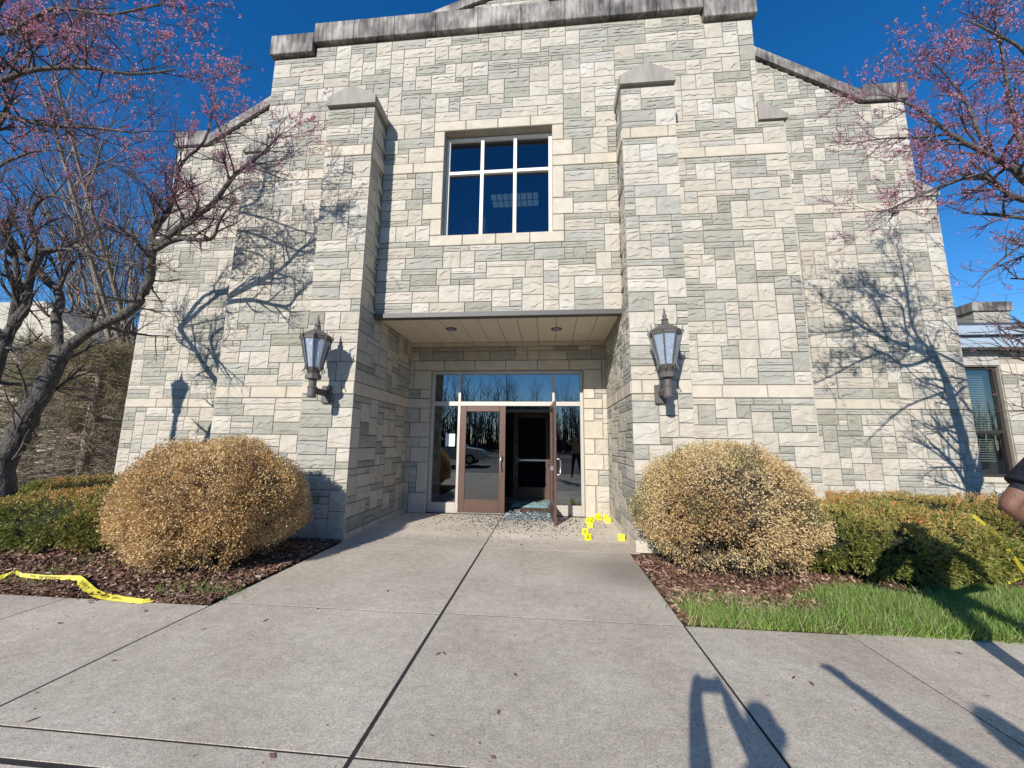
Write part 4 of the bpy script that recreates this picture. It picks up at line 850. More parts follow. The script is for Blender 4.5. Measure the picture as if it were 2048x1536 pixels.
# ================================================================== TREES
def jig(R, s): return Vector((R.uniform(-s, s), R.uniform(-s, s), R.uniform(-s, s)))
class Tree:
    def __init__(s, seed): s.R = random.Random(seed); s.limb = MB(); s.twig = MB(); s.tips = []; s.budpts = []
    def main(s, pts, r0, r1, n=9):
        """smooth limb through pts"""
        P = [Vector(p) for p in pts]; out = []
        for i in range(len(P)-1):
            p0, p1, p2, p3 = P[max(i-1, 0)], P[i], P[i+1], P[min(i+2, len(P)-1)]
            for k in range(5):
                t = k/5; out.append(.5*((2*p1)+(p2-p0)*t+(2*p0-5*p1+4*p2-p3)*t*t+(3*p1-p0-3*p2+p3)*t**3))
        out.append(P[-1]); m = len(out)
        rad = [(r0+(r1-r0)*i/(m-1))*(1+s.R.uniform(-.07, .07)) for i in range(m)]
        out = [p+jig(s.R, rad[i]*.16) for i, p in enumerate(out)]
        s.limb.tube(out, rad, n); return out, rad
    def grow(s, p, d, L, r, lev, bias=Vector((0, 0, .25)), wig=.22, kids=(4, 4, 3), thick=None):
        R = s.R; n = max(3, int(L/.13)); n = min(n, 8); pts = [p.copy()]; q = p.copy(); dd = d.normalized()
        for i in range(n):
            dd = (dd+jig(R, wig)+bias*.12).normalized(); q = q+dd*(L/n); pts.append(q.copy())
        rad = [max(.0022, r*(1-.7*i/n)) for i in range(n+1)]
        (s.limb if r > .022 else s.twig).tube(pts, rad, 5 if r > .012 else 3, False)
        if lev <= 1: s.budpts += [(pts[i], (pts[i]-pts[i-1]).normalized()) for i in range(1, n+1)]
        if lev == 0: s.tips.append((pts[-1], dd)); return
        kn = kids[min(lev-1, len(kids)-1)]
        for k in range(kn):
            t = R.uniform(.25, 1.0); i = min(n-1, int(t*n)); b = pts[i]+(pts[i+1]-pts[i])*R.random()
            nd = (dd*R.uniform(.5, 1.0)+jig(R, .85)+bias*.35).normalized()
            s.grow(b, nd, L*R.uniform(.45, .75), max(.003, rad[i]*R.uniform(.5, .72)), lev-1, bias, wig, kids)
    def along(s, pts, rad, step, L, lev, spread=1.0, start=.15, bias=Vector((0, 0, .3)), kids=(4, 4, 3)):
        acc = 0; tot = len(pts)
        for i in range(1, tot):
            acc += (pts[i]-pts[i-1]).length
            if i/tot > start and acc > step:
                acc = 0; d = (pts[i]-pts[i-1]).normalized(); nd = (d*.55+jig(s.R, spread)+bias*.5).normalized()
                s.grow(pts[i], nd, L*s.R.uniform(.6, 1.25), min(rad[i]*.55, .03), lev, bias, kids=kids)
    def blossoms(s, n, size, dens_fn=None):
        r = np.random.default_rng(5); B = s.budpts; idx = r.integers(0, len(B), n*5)
        P = np.array([B[i][0] for i in idx]); D = np.array([B[i][1] for i in idx])
        if dens_fn is not None:
            k = r.random(len(P)) < dens_fn(P); P, D = P[k], D[k]
        P, D = P[:n], D[:n]; P = P+r.normal(0, .007, P.shape)
        k = 4; PP = np.repeat(P, k, 0)+r.normal(0, .009, (len(P)*k, 3)); DD = np.repeat(D, k, 0)
        return leaf_quads(PP, DD*.2, size, size*.7, 1.0, r), np.clip(r.normal(.5, .25, len(PP)), 0, 1)
    def finish(s, name, loc, label, cat='tree', group=None, bark='bark', twig='bark_twig', flowers=None):
        root = empty(name, loc); lab(root, label, cat, group)
        s.limb.build('trunk', bark, root, True, True); lab(s.twig.build('crown', twig, root, True), kind='stuff')
        if flowers: lab(link('blossoms', quads_mesh('blossoms', flowers[0], flowers[1], ['blossom']), root, True), kind='stuff')
        return root
def path(pts): return [atY(*p) for p in pts]
# left redbud: leaning stems traced in the photograph, about 5 m away, rooted in the bed
T = Tree(3); YT = 5.25
base = np.array([-8.25, 5.3, -.05])
L1 = T.main([base]+path([(2, 940, YT), (30, 880, YT), (78, 790, YT), (128, 700, YT)]), .175, .105, 14)
L2 = T.main(path([(124, 706, YT), (190, 655, YT), (262, 620, 5.15), (298, 560, 5.1), (304, 500, 5.05), (318, 482, 5.0)]), .08, .05, 10)
L2a = T.main(path([(312, 490, 5.0), (370, 448, 4.95), (425, 408, 4.9), (470, 350, 4.85), (520, 310, 4.8), (560, 270, 4.8)]), .05, .012, 8)
L2b = T.main(path([(308, 500, 5.0), (355, 478, 4.9), (420, 478, 4.8), (440, 440, 4.75), (470, 400, 4.7)]), .045, .010, 7)
L2c = T.main(path([(303, 515, 5.05), (305, 470, 5.1), (330, 432, 5.15), (345, 400, 5.2), (362, 330, 5.2), (410, 280, 5.1), (430, 190, 5.1)]), .05, .010, 7)
L3 = T.main(path([(120, 700, YT), (112, 640, YT), (118, 592, YT), (80, 545, 5.2), (40, 505, 5.1), (0, 450, 5.0), (-60, 380, 4.9)]), .068, .045, 10)
L4 = T.main(path([(-45, 860, 5.0), (-10, 740, 5.0), (15, 670, 5.0), (48, 615, 5.0), (62, 550, 5.0), (85, 500, 5.05)]), .088, .05, 10)
L4b = T.main(path([(85, 505, 5.05), (70, 480, 5.1), (62, 430, 5.1), (95, 392, 5.05), (150, 408, 4.95), (210, 445, 4.9), (300, 480, 4.85)]), .045, .006, 8)
L4c = T.main(path([(20, 655, 5.0), (35, 560, 4.9), (15, 470, 4.8), (-30, 400, 4.7)]), .05, .02, 7)
L10 = T.main(path([(-60, 380, 4.9), (20, 320, 4.7), (110, 300, 4.6), (230, 330, 4.5), (330, 390, 4.4)]), .022, .005, 6)
L4a = T.main(path([(80, 500, 5.05), (150, 500, 5.0), (210, 520, 4.95), (290, 530, 4.9)]), .035, .008, 6)
T.main([base+np.array([-.12, .02, .0])]+path([(-60, 900, 5.05), (-45, 860, 5.0)]), .16, .115, 10)
# high branches reaching out over the bed, nearer the walk
L5 = T.main(path([(-60, 380, 4.9), (0, 240, 4.6), (20, 235, 4.5), (95, 250, 4.4), (180, 255, 4.3), (270, 265, 4.2)]), .05, .012, 7)
L6 = T.main(path([(-60, 380, 4.9), (-60, 200, 4.4), (0, 165, 4.0), (70, 140, 3.9), (170, 135, 3.8), (260, 148, 3.7), (350, 140, 3.6)]), .05, .009, 7)
L7 = T.main(path([(-60, 200, 4.4), (-40, 90, 3.9), (35, 55, 3.7), (110, 18, 3.5), (220, 28, 3.4), (320, 8, 3.3)]), .04, .008, 7)
L8 = T.main(path([(-60, 200, 4.4), (0, 142, 4.2), (60, 95, 4.1), (150, 45, 4.0), (250, -40, 4.0)]), .03, .008, 6)
L9 = T.main(path([(-40, 90, 3.9), (20, -20, 3.6), (120, -80, 3.5)]), .03, .01, 6)
UPB = Vector((.25, -.1, .35))
for (pr_, st, Ln, lv, sp) in ((L2a, .055, .6, 2, .75), (L2b, .08, .5, 2, .85), (L2c, .055, .6, 2, .75), (L2, .16, .8, 2, 1.0), (L3, .12, .95, 2, .9), (L1, .45, .8, 2, 1.0), (L4, .11, .9, 2, .9), (L4b, .10, .6, 2, .9), (L4c, .12, .6, 2, .9), (L10, .08, .6, 2, .9), (L4a, .13, .5, 2, .9), (L5, .06, .65, 2, .8), (L6, .055, .65, 2, .8), (L7, .045, .65, 2, .8), (L8, .05, .65, 2, .8), (L9, .06, .65, 2, .8)):
    T.along(pr_[0], pr_[1], st, Ln, lv, sp, .15, UPB, (4, 4))
def dens(P): return np.clip((P[:, 2]-3.9)/2.6, .07, 1)**1.5*np.clip(.35+.9*np.sin(P[:, 0]*4.1)*np.sin(P[:, 2]*4.7+P[:, 1]*3), .12, 1)
T.finish('redbud_tree', tuple(base), 'leaning pink-budded redbud tree rooted in the yew beside the golden bush', group='redbud trees flanking the entrance', flowers=T.blossoms(8800, .022, dens))
# right redbud: trunk stands just outside the picture
T = Tree(8); base = np.array([6.78, 5.25, -.05])
K1 = T.main([base, (6.72, 5.28, .9), (6.66, 5.3, 1.9)], .17, .12, 12)
K2 = T.main([(6.66, 5.3, 1.85), (6.62, 5.3, 2.9), (6.5, 5.2, 3.8), (6.33, 5.1, 4.5)], .10, .06, 10)
K3 = T.main([(6.66, 5.3, 1.85), (6.95, 5.2, 2.8), (7.05, 5.2, 3.9), (7.0, 5.1, 5.2), (7.0, 5.0, 6.6)], .08, .03, 8)
K7 = T.main([(6.68, 5.3, 1.7), (6.45, 5.35, 2.3), (6.1, 5.4, 2.75)], .05, .02, 7); 
K4 = T.main([(6.33, 5.1, 4.5)]+path([(2040, 350, 4.9), (1975, 310, 4.8), (1900, 268, 4.75), (1840, 220, 4.7), (1770, 190, 4.7)]), .05, .009, 8)
K5 = T.main([(6.33, 5.1, 4.5)]+path([(2030, 395, 4.85), (1965, 352, 4.8), (1890, 370, 4.75), (1830, 395, 4.7), (1755, 430, 4.7)]), .035, .007, 7)
K6 = T.main([(6.33, 5.1, 4.5)]+path([(2046, 300, 4.9), (2020, 200, 4.9), (2005, 110, 4.85), (1990, 40, 4.8)]), .035, .008, 7)
K8 = T.main([(6.9, 5.2, 4.2)]+path([(2075, 260, 4.6), (2060, 120, 4.4), (1975, 60, 4.3), (1930, 40, 4.3)]), .03, .007, 6)
K9 = T.main([(6.5, 5.2, 3.8)]+path([(2075, 480, 4.7), (2030, 500, 4.6), (1985, 535, 4.5), (1945, 575, 4.5)]), .02, .005, 6)
K10 = T.main(path([(1975, 310, 4.8), (1935, 210, 4.8), (1900, 160, 4.75), (1860, 120, 4.7)]), .022, .006, 6)
K11 = T.main(path([(1900, 268, 4.75), (1830, 275, 4.7), (1760, 278, 4.65), (1690, 290, 4.6)]), .016, .005, 6)
UPR = Vector((-.25, -.1, .3))
for (pr_, st, Ln, lv, sp) in ((K4, .05, .5, 2, .8), (K5, .055, .45, 2, .8), (K6, .05, .5, 2, .85), (K8, .05, .5, 2, .85), (K9, .10, .35, 1, .9), (K10, .05, .42, 2, .85), (K11, .06, .3, 1, .8), (K3, .12, .7, 2, .9), (K2, .14, .7, 2, .9), (K7, .1, .6, 2, .9)):
    T.along(pr_[0], pr_[1], st, Ln, lv, sp, .1, UPR, (4, 4))
T.finish('redbud_tree', tuple(base), 'pink redbud tree whose blossoming branches reach in front of the sunlit wing', group='redbud trees flanking the entrance', flowers=T.blossoms(6500, .020, lambda P: np.clip(.3+.7*(P[:, 2]-3.6)/1.2, .15, 1)))
# bare trees
def bare_tree(x, y, h, seed, label, stems=5, spread=.32, lev=3, bark='bark_pale', group=None, r0=.16, kids=(3, 4, 4), z0=0.0, step=.5):
    T = Tree(seed); R = T.R; b = Vector((x, y, -.1+z0)); trunk = T.main([b, b+Vector((R.uniform(-.1, .1), R.uniform(-.1, .1), h*.16))], r0, r0*.85, 9)
    for i in range(stems):
        a = 2*pi*i/stems+R.uniform(-.4, .4); d = Vector((cos(a)*spread, sin(a)*spread, 1)).normalized(); p0 = trunk[0][-1]-Vector((0, 0, .1))
        pts = [p0]; L = h*.8*R.uniform(.75, 1.0)
        for k in range(5): d = (d+jig(R, .10)+Vector((0, 0, .05))).normalized(); pts.append(pts[-1]+d*(L/5))
        lm = T.main(pts, r0*.55, r0*.08, 7); T.along(lm[0], lm[1], step, h*.2, lev-1, .55, .15, Vector((0, 0, .6)), kids)
    return T.finish(name='bare_tree', loc=(x, y, 0), label=label, bark=bark, group=group)
bare_tree(-14.6, 12.7, 15.0, 21, 'bare grey many-stemmed tree rising behind the leaning redbud', 10, .5, 3, step=.34, r0=.2, kids=(4, 4))
bare_tree(-20.5, 16.5, 15.0, 22, 'bare grey tree standing behind the pale annex gable', 8, .45, 3, step=.4, r0=.2, kids=(4, 4))
# reflected trees behind the photographer, across the car park
for i, (x, y, h) in enumerate(((-15, -34, 11), (-12, -37, 12), (-9, -33, 11), (-6.2, -36, 12), (-3.4, -33, 10), (4.2, -34, 11), (7.0, -36, 12), (10, -34, 11), (16, -37, 12), (-21, -36, 12))):
    bare_tree(x, y, h, 50+i, 'bare deciduous tree lining the far side of the parking lot', 6, .4, 3, group='bare trees across the parking lot', r0=.17, kids=(4, 4), step=.45)
b = MB(); vs = []; n = 40
for i in range(n+1): x = -90+180*i/n; hh = 1.6+.5*sin(i*.7)+.3*sin(i*1.9); vs += [(x, -70, -.2), (x, -74, hh)]
b.add(vs, [(2*i, 2*i+1, 2*i+3, 2*i+2) for i in range(n)]); lab(b.build('hill', 'turf'), kind='structure')

b = MB(); R = random.Random(77)
for i in range(2600):
    x = R.uniform(-70, 70); y = R.uniform(-60, -44); h = R.uniform(4.5, 9.5); p = Vector((x, y, 0)); d = Vector((R.uniform(-.12, .12), R.uniform(-.12, .12), 1)); q = p+d*h
    b.tube([p, p+d*h*.5+jig(R, .2), q], [.10, .06, .012], 3, False)
    for k in range(6):
        s_ = p+d*h*R.uniform(.3, .95); b.tube([s_, s_+Vector((R.uniform(-1, 1), R.uniform(-1, 1), R.uniform(.5, 1.6)))], [.03, .008], 3, False)
lab(b.build('distant_wood', 'bark_twig'), 'grey-brown leafless wood beyond the parking lot', 'wood', None, 'stuff')
# twiggy olive evergreen screen left of the building: trunks with thin level branches
def twiggy(x, y, h, w, seed, label):
    R = random.Random(seed); tr = MB(); tw = MB(); P = []; D = []
    pts = [(x, y, -.05), (x+R.uniform(-.1, .1), y, h*.5), (x+R.uniform(-.2, .2), y, h)]
    tr.tube(pts, [.13, .10, .03], 9)
    for i in range(480):
        z = R.uniform(.1, h); a = R.uniform(0, 2*pi); L = w*R.uniform(.5, 1.1)*(1-.35*z/h); t = z/h
        p0 = Vector((x, y, z)); d = Vector((cos(a), sin(a), R.uniform(-.15, .3))).normalized(); q = [p0]
        for k in range(5): d = (d+jig(R, .16)+Vector((0, 0, -.03))).normalized(); q.append(q[-1]+d*(L/5))
        tw.tube(q, [.012, .010, .008, .006, .004, .0025], 3, False)
        for k in range(7):
            j = R.randint(1, 4); s_ = q[j]+(q[j+1]-q[j])*R.random(); d2 = (d+jig(R, .8)).normalized(); e = s_+d2*R.uniform(.12, .4); tw.tube([s_, e], [.004, .002], 3, False)
            for u in range(3): P.append(s_+(e-s_)*R.random()); D.append(d2)
    root = empty('evergreen_tree', (x, y, 0)); lab(root, label, 'tree', 'thin evergreens beside the wing')
    tr.build('trunk', 'bark_pale', root, True, True); lab(tw.build('branches', 'bark_pale', root, True), kind='stuff')
    r = np.random.default_rng(seed); P = np.array(P); D = np.array(D); k = r.random(len(P)) < np.clip((P[:, 2]-1.2)/3.0, .08, .7); P, D = P[k], D[k]
    PP = np.repeat(P, 3, 0)+r.normal(0, .03, (len(P)*3, 3)); Q = leaf_quads(PP, np.repeat(D, 3, 0), .10, .012, .6, r)
    lab(link('needles', quads_mesh('needles', Q, r.random(len(Q)), ['olive']), root, True), kind='stuff')
twiggy(-11.6, 8.8, 3.9, 1.5, 61, 'sparse olive evergreen hugging the corner of the wing wall')
twiggy(-13.2, 9.6, 4.1, 1.7, 62, 'sparse olive evergreen with a pale trunk behind the redbud')
twiggy(-15.3, 10.2, 4.3, 1.8, 63, 'sparse olive evergreen in front of the pale annex gable')
twiggy(-17.6, 11.3, 4.6, 1.9, 65, 'sparse olive evergreen standing before the pale gable wall, at its far end')
twiggy(-12.3, 11.2, 4.0, 1.7, 64, 'sparse olive evergreen farthest back under the shingle roof')

# ================================================================== ANNEXES
an = empty('side_annex', (11.5, 9.3, 0)); lab(an, 'low stone annex with blue-grey fascia and blinds in its tall window', 'building')
YA = 9.3
WX0, WX1, WB, WT = 9.22, 9.92, .80, 3.2
b = MB(); b.box((7.7, YA, -.1), (WX0, 12, 3.55)); b.box((WX0, YA, -.1), (WX1, 12, WB)); b.box((WX0, YA, WT), (WX1, 12, 3.55)); b.box((WX1, YA, -.1), (10.55, 12, 3.55)); aw = b.build('annex_wall', 'mortar', an, True)
ST0 = len(STONES); keepS = STONES; STONES = []; TRIM = []
fill(aw, (0, YA, 0), SX, NF, 9.93, 10.55, 0.0, 3.25, lambda s, z: True, presets=[(9.93, 10.24, 3.0, 3.25), (10.24, 10.55, 3.0, 3.25)], seed=91)
fill(aw, (0, YA, 0), SX, NF, 7.75, 9.93, 0.0, .8, lambda s, z: True, seed=92)
fill(aw, (10.55, 0, 0), (0, 1, 0), (1, 0, 0), YA, 10.5, 0, 3.2, lambda s, z: True, seed=93)
for part, w, fs, kind, tone, ar in STONES+TRIM:
    b = MB(); b.tone = tone; b.add(w, fs); b.build('limestone_block' if kind == 'lime' else 'stone', kind, part)
b = MB(); b.bbox((7.75, YA-.03, WT+.02), (9.55, YA-.002, 3.56), .004); b.bbox((9.56, YA-.03, WT+.02), (9.925, YA-.002, 3.56), .004); b.build('lintel_panel', 'panel', an, True)
f = MB(); f.bbox((WX0, YA+.06, WB), (WX0+.07, YA+.16, WT), .004); fo2 = f.build('annex_window', 'darkbronze', an, True)
for a in ((WX1-.07, WX1, WB, WT), (WX0+.071, WX1-.071, WB, WB+.06), (WX0+.071, WX1-.071, WT-.06, WT), (WX0+.071, WX1-.071, 1.72, 1.79)): bar(*a, y0=YA+.06, y1=YA+.16, par=fo2, m='darkbronze')
pane(WX0+.07, WX1-.07, WB+.06, 1.72, YA+.1, fo2, 'glass_annex'); pane(WX0+.07, WX1-.07, 1.79, WT-.06, YA+.1, fo2, 'glass_annex')
for i in range(40):
    z = 1.12+i*.052
    b = MB(); b.add([(WX0+.09, YA+.24, z), (WX1-.09, YA+.24, z), (WX1-.09, YA+.285, z+.022), (WX0+.09, YA+.285, z+.022), (WX0+.09, YA+.24, z+.003), (WX1-.09, YA+.24, z+.003), (WX1-.09, YA+.285, z+.025), (WX0+.09, YA+.285, z+.025)], [(3, 2, 1, 0), (4, 5, 6, 7), (0, 1, 5, 4), (1, 2, 6, 5), (2, 3, 7, 6), (3, 0, 4, 7)]); b.build('blind_slat', 'blind', fo2)
b = MB(); b.box((WX0-.3, YA+.9, 0), (WX1+.3, YA+.95, 3.5)); b.build('room_back', 'interior_dark', an, True)
b = MB(); b.box((WX0-.3, YA+.3, .3), (WX0-.25, YA+.9, 3.5)); b.build('room_side', 'interior_dark', an, True)
b = MB(); b.bbox((WX0-.03, YA-.07, WB-.11), (WX1+.02, YA+.055, WB-.002), .006); b.build('window_sill', 'lime', an, True)
for z0, z1, y in ((3.565, 3.80, YA-.32), (3.82, 4.02, YA-.42)):
    b = MB(); b.prism([(7.7, y), (10.35, y), (11.2, y+.75), (11.2, 12), (7.7, 12)], 2, z0, z1); b.build('fascia', 'fascia', an, True)
b = MB(); b.prism([(YA-.35, 4.025), (11.9, 4.025), (11.9, 4.62), (YA+1.2, 4.55)], 0, 7.72, 10.9); ro = b.build('metal_roof', 'metal_roof', an, True)
for i in range(9):
    x = 7.9+i*.36; b = MB(); b.add([(x, YA-.33, 4.035), (x+.025, YA-.33, 4.035), (x+.025, YA+1.19, 4.56), (x, YA+1.19, 4.56), (x, YA-.33, 4.065), (x+.025, YA-.33, 4.065), (x+.025, YA+1.19, 4.59), (x, YA+1.19, 4.59)], [(3, 2, 1, 0), (4, 5, 6, 7), (0, 1, 5, 4), (1, 2, 6, 5), (2, 3, 7, 6), (3, 0, 4, 7)]); b.build('standing_seam', 'metal_roof', ro)
b = MB(); b.box((7.7, YA+1.22, 4.0), (10.6, 11.8, 4.72)); b.build('parapet', 'shingle', an, True)
b = MB(); b.bbox((10.55, YA+.9, 4.0), (11.35, YA+1.7, 4.76), .01); pr2 = b.build('parapet_pier', 'grey', an, True); b = MB(); b.bbox((10.5, YA+.85, 4.765), (11.4, YA+1.75, 5.0), .01); b.build('coping_block', 'coping', an, True)
# second bay of the annex, angled away
b = MB(); b.prism([(10.55, 9.3), (10.62, 9.25), (12.2, 10.6), (12.2, 12), (10.55, 12)], 2, -.1, 3.55); b.build('angled_wall', 'panel', an, True)
q = Vector((1.58, 1.35, 0)).normalized(); b = MB(); p0 = Vector((10.8, 9.38, 0)); nn = Vector((q.y, -q.x, 0))*.03
b.add([tuple(p0+nn+Vector((0, 0, .8))), tuple(p0+q*1.0+nn+Vector((0, 0, .8))), tuple(p0+q*1.0+nn+Vector((0, 0, 3.0))), tuple(p0+nn+Vector((0, 0, 3.0)))], [(0, 1, 2, 3)]); b.build('angled_pane', 'glass', an, True)
# left annex far behind the trees: pale gable wall and shingle roof
al = empty('far_annex', (-19, 13.5, 0)); lab(al, 'pale stone annex with grey shingle roof behind the thin evergreens', 'building')
b = MB(); b.prism([(-26, -.1), (-18.6, -.1), (-18.6, 5.2), (-20.8, 7.0), (-26, 7.0)], 1, 13.4, 20); b.build('gable_wall', 'cream', al, True)
b = MB(); b.box((-18.6, 14.2, -.1), (-8.8, 20, 4.1)); lw = b.build('low_wall', 'rubble', al, True)
b = MB(); b.prism([(13.7, 4.05), (13.7, 4.2), (19, 7.2), (19, 4.05)], 0, -18.7, -8.7); rr = b.build('shingle_roof', 'shingle', al, True)
for i in range(14):
    t0 = i/14; y0 = 13.7+5.3*t0; z0 = 4.2+3.0*t0; y1 = 13.7+5.3*(i+1)/14; z1 = 4.2+3.0*(i+1)/14; b = MB()
    b.add([(-18.7, y0-.02, z0+.012), (-8.7, y0-.02, z0+.012), (-8.7, y1, z1+.012), (-18.7, y1, z1+.012), (-18.7, y0-.02, z0+.05), (-8.7, y0-.02, z0+.05), (-8.7, y1, z1+.02), (-18.7, y1, z1+.02)], [(3, 2, 1, 0), (4, 5, 6, 7), (0, 1, 5, 4), (1, 2, 6, 5), (2, 3, 7, 6), (3, 0, 4, 7)]); b.build('shingle_course', 'shingle', rr)
for i in range(3):
    b = MB(); x0 = -13.5+i*1.7; b.bbox((x0, 14.15, 1.0), (x0+1.0, 14.195, 2.9), .01); wv = b.build('window', 'darkbronze', al, True); pane(x0+.08, x0+.92, 1.1, 2.8, 14.14, wv)

# ================================================================== MARKERS, TAPE, GLASS
def text_mesh(s, size):
    cu = bpy.data.curves.new('letter', 'FONT'); cu.body = s; cu.size = size; cu.align_x = 'CENTER'; cu.align_y = 'CENTER'; cu.resolution_u = 3
    o = bpy.data.objects.new('tmp', cu); COL.objects.link(o); dg = bpy.context.evaluated_depsgraph_get(); me = bpy.data.meshes.new_from_object(o.evaluated_get(dg)); bpy.data.objects.remove(o); me.materials.append(M['ink']); return me
def marker(px, py, ch, rz, label):
    p = atZ(px, py); p[0] = min(p[0], 1.075)-(.1 if ch in ('H', None) and p[0] > 1 else 0); r = empty('evidence_marker', (p[0], p[1], .001), rz); lab(r, label, 'evidence marker', 'yellow folded evidence markers')
    w, h, d = .046, .09, .03; a = atan2(d, h)
    for sg, nm in ((-1, 'front_card'), (1, 'back_card')):
        b = MB(); b.add([(-w, sg*d, 0), (w, sg*d, 0), (w, sg*.001, h), (-w, sg*.001, h), (-w, sg*d-.002*sg, 0), (w, sg*d-.002*sg, 0), (w, -.0005*sg, h-.001), (-w, -.0005*sg, h-.001)], [(0, 1, 2, 3), (7, 6, 5, 4), (0, 4, 5, 1), (1, 5, 6, 2), (2, 6, 7, 3), (3, 7, 4, 0)]); c = b.build(nm, 'yellow', r)
    if ch:
        o = link('letter', text_mesh(ch, .085), r); o.rotation_euler = (pi/2-a, 0, 0); o.location = (0, -d*.5-.0012, h*.5)
for (px, py, ch, rz, lb) in ((1175.5, 1080, 'A', .5, 'yellow folded marker lettered A, leaning beside marker B on the concrete'), (1178, 1079, None, .9, 'plain yellow folded marker tucked right behind marker A'), (1170, 1069, 'B', .12, 'yellow folded marker lettered B on the concrete'), (1179.5, 1055, None, .05, 'blank-faced yellow folded marker between markers E and B'),
    (1176, 1046.5, 'E', .35, 'yellow folded marker lettered E touching marker F'), (1184, 1043, 'F', .6, 'yellow folded marker lettered F touching marker E'), (1206, 1037, None, .5, 'plain yellow folded marker against the wall behind marker H'), (1209.5, 1040, 'H', .5, 'yellow folded marker lettered H in front of the entrance wall'), (1225, 1039.5, 'I', .1, 'yellow folded marker lettered I by the entrance wall'), (1238.5, 1046, 'G', .0, 'yellow folded marker lettered G beside the sunny buttress'), (1249, 1081, 'C', .0, 'yellow folded marker lettered C at the buttress foot near the straw-coloured bush')):
    marker(px, py, ch, rz, lb)
def ribbon(name, pts, width, label, seed, marks=True):
    """pts: centre line with a facing angle (0 flat, 90 on edge)"""
    R = random.Random(seed); root = empty(name, tuple(pts[0][0])); lab(root, label, 'barrier tape', 'yellow barrier tape')
    P = []
    for i in range(len(pts)-1):
        (a, ta, wa), (c, tb, wb) = pts[i], pts[i+1]
        for k in range(8): t = k/8; P.append((Vector(a).lerp(Vector(c), t), ta+(tb-ta)*t, wa+(wb-wa)*t))
    P.append((Vector(pts[-1][0]), pts[-1][1], pts[-1][2])); vs = []; 
    for i, (p, t, w) in enumerate(P):
        d = (P[min(i+1, len(P)-1)][0]-P[max(i-1, 0)][0]); d.z = 0; d.normalize(); s = Vector((-d.y, d.x, 0)); a = radians(t); v = (s*cos(a)+Vector((0, 0, 1))*sin(a))*width*w/2
        z = Vector((0, 0, .004*sin(i*1.3))); c = p+v; e = p-v; mid = p+z
        for q in (c, mid, e): vs.append((q.x, q.y, max(q.z, .006)))
    b = MB(); b.add(vs, [(3*i+k, 3*i+k+1, 3*i+4+k, 3*i+3+k) for i in range(len(P)-1) for k in (0, 1)]); o = b.build('band', 'tape', root, True)
    md = o.modifiers.new('thick', 'SOLIDIFY'); md.thickness = .0012
    if marks:    # worn black lettering: illegible strokes, as in the photograph
        m = MB()
        for i in range(2, len(P)-2):
            if (i//9) % 2 == 0 or R.random() < .2: continue
            A = [Vector(vs[3*i+k]) for k in range(3)]; Bq = [Vector(vs[3*i+3+k]) for k in range(3)]
            for q in range(3):
                t0 = .1+q*.3; t1 = t0+.11; l0, l1 = R.uniform(.25, .4), R.uniform(.6, .9)
                f = lambda t, l: (A[0].lerp(A[2], l)).lerp(Bq[0].lerp(Bq[2], l), t)+Vector((0, -.0015, .004))
                m.add([f(t0, l0), f(t1, l0), f(t1+.06, l1), f(t0+.06, l1)], [(0, 1, 2, 3)])
        m.build('worn_lettering', 'ink', root, True)
def gz(px, py, z): p = atZ(px, py, z); return (p[0], p[1], p[2])
ribbon('barrier_tape', [(gz(-30, 1165, .03), 40, 1), (gz(10, 1152, .06), 60, .8), (gz(28, 1142, .11), 30, .5), (gz(42, 1150, .07), 70, .6), (gz(90, 1155, .05), 70, .75), (gz(158, 1156, .05), 60, .8), (gz(165, 1166, .05), 20, 1.2), (gz(182, 1182, .04), 15, 1.3), (gz(205, 1192, .03), 15, 1.15), (gz(245, 1198, .025), 55, .7), (gz(285, 1203, .02), 60, .7), (gz(314, 1198, .02), 40, .6)], .055, 'crumpled yellow barrier tape on the mulch beside the golden dead bush', 3)
ribbon('barrier_tape', [(gz(2090, 1150, .14), 60, 1), (gz(2050, 1150, .13), 60, 1), (gz(2026, 1153, .12), 80, 1.5), (gz(2012, 1158, .09), 85, 1.3)], .085, 'short end of yellow barrier tape on the grass by the hedge', 4, False)
ribbon('barrier_tape', [((5.0, 5.35, .62), 50, .8), ((4.75, 4.95, .66), 50, .8), ((4.62, 4.6, .50), 70, 1), ((4.55, 4.35, .22), 80, 1.2), ((4.5, 4.2, .06), 60, 1.2)], .045, 'yellow barrier tape trailing over the hedge behind the officer', 5, False)
# shattered safety glass
def shards(name, P, smin, smax, m, label, seed, cat='broken glass'):
    r = np.random.default_rng(seed); n = len(P); S = smin+(smax-smin)*r.random((n, 1))**2; a = r.random(n)*2*pi
    d = np.stack([np.cos(a), np.sin(a), r.normal(0, .25, n)], 1)*S; s = np.stack([-np.sin(a), np.cos(a), r.normal(0, .25, n)], 1)*S*(.5+.5*r.random((n, 1))); up = np.stack([0*a, 0*a, np.ones(n)], 1)*S*.9
    Q = np.concatenate([np.stack([P-d-s+up, P+d-s+up, P+d+s+up, P-d+s+up], 1), np.stack([P-d-s, P+d-s, P+d-s+up, P-d-s+up], 1), np.stack([P+d-s, P+d+s, P+d+s+up, P+d-s+up], 1), np.stack([P+d+s, P-d+s, P-d+s+up, P+d+s+up], 1), np.stack([P-d+s, P-d-s, P-d-s+up, P-d+s+up], 1)]); t = np.clip(r.random(n), 0, 1)
    return lab(link(name, quads_mesh(name, Q, np.tile(t, 5), [m])), label, cat, None, 'stuff')
r = np.random.default_rng(5)
n = 3600; P = np.stack([r.normal(-.5, .85, n), 7.85-np.abs(r.normal(0, .72, n)), np.full(n, .001)], 1); P = P[(P[:, 1] > 5.2) & (P[:, 0] > U(-2.0)) & (P[:, 0] < 1.0)]
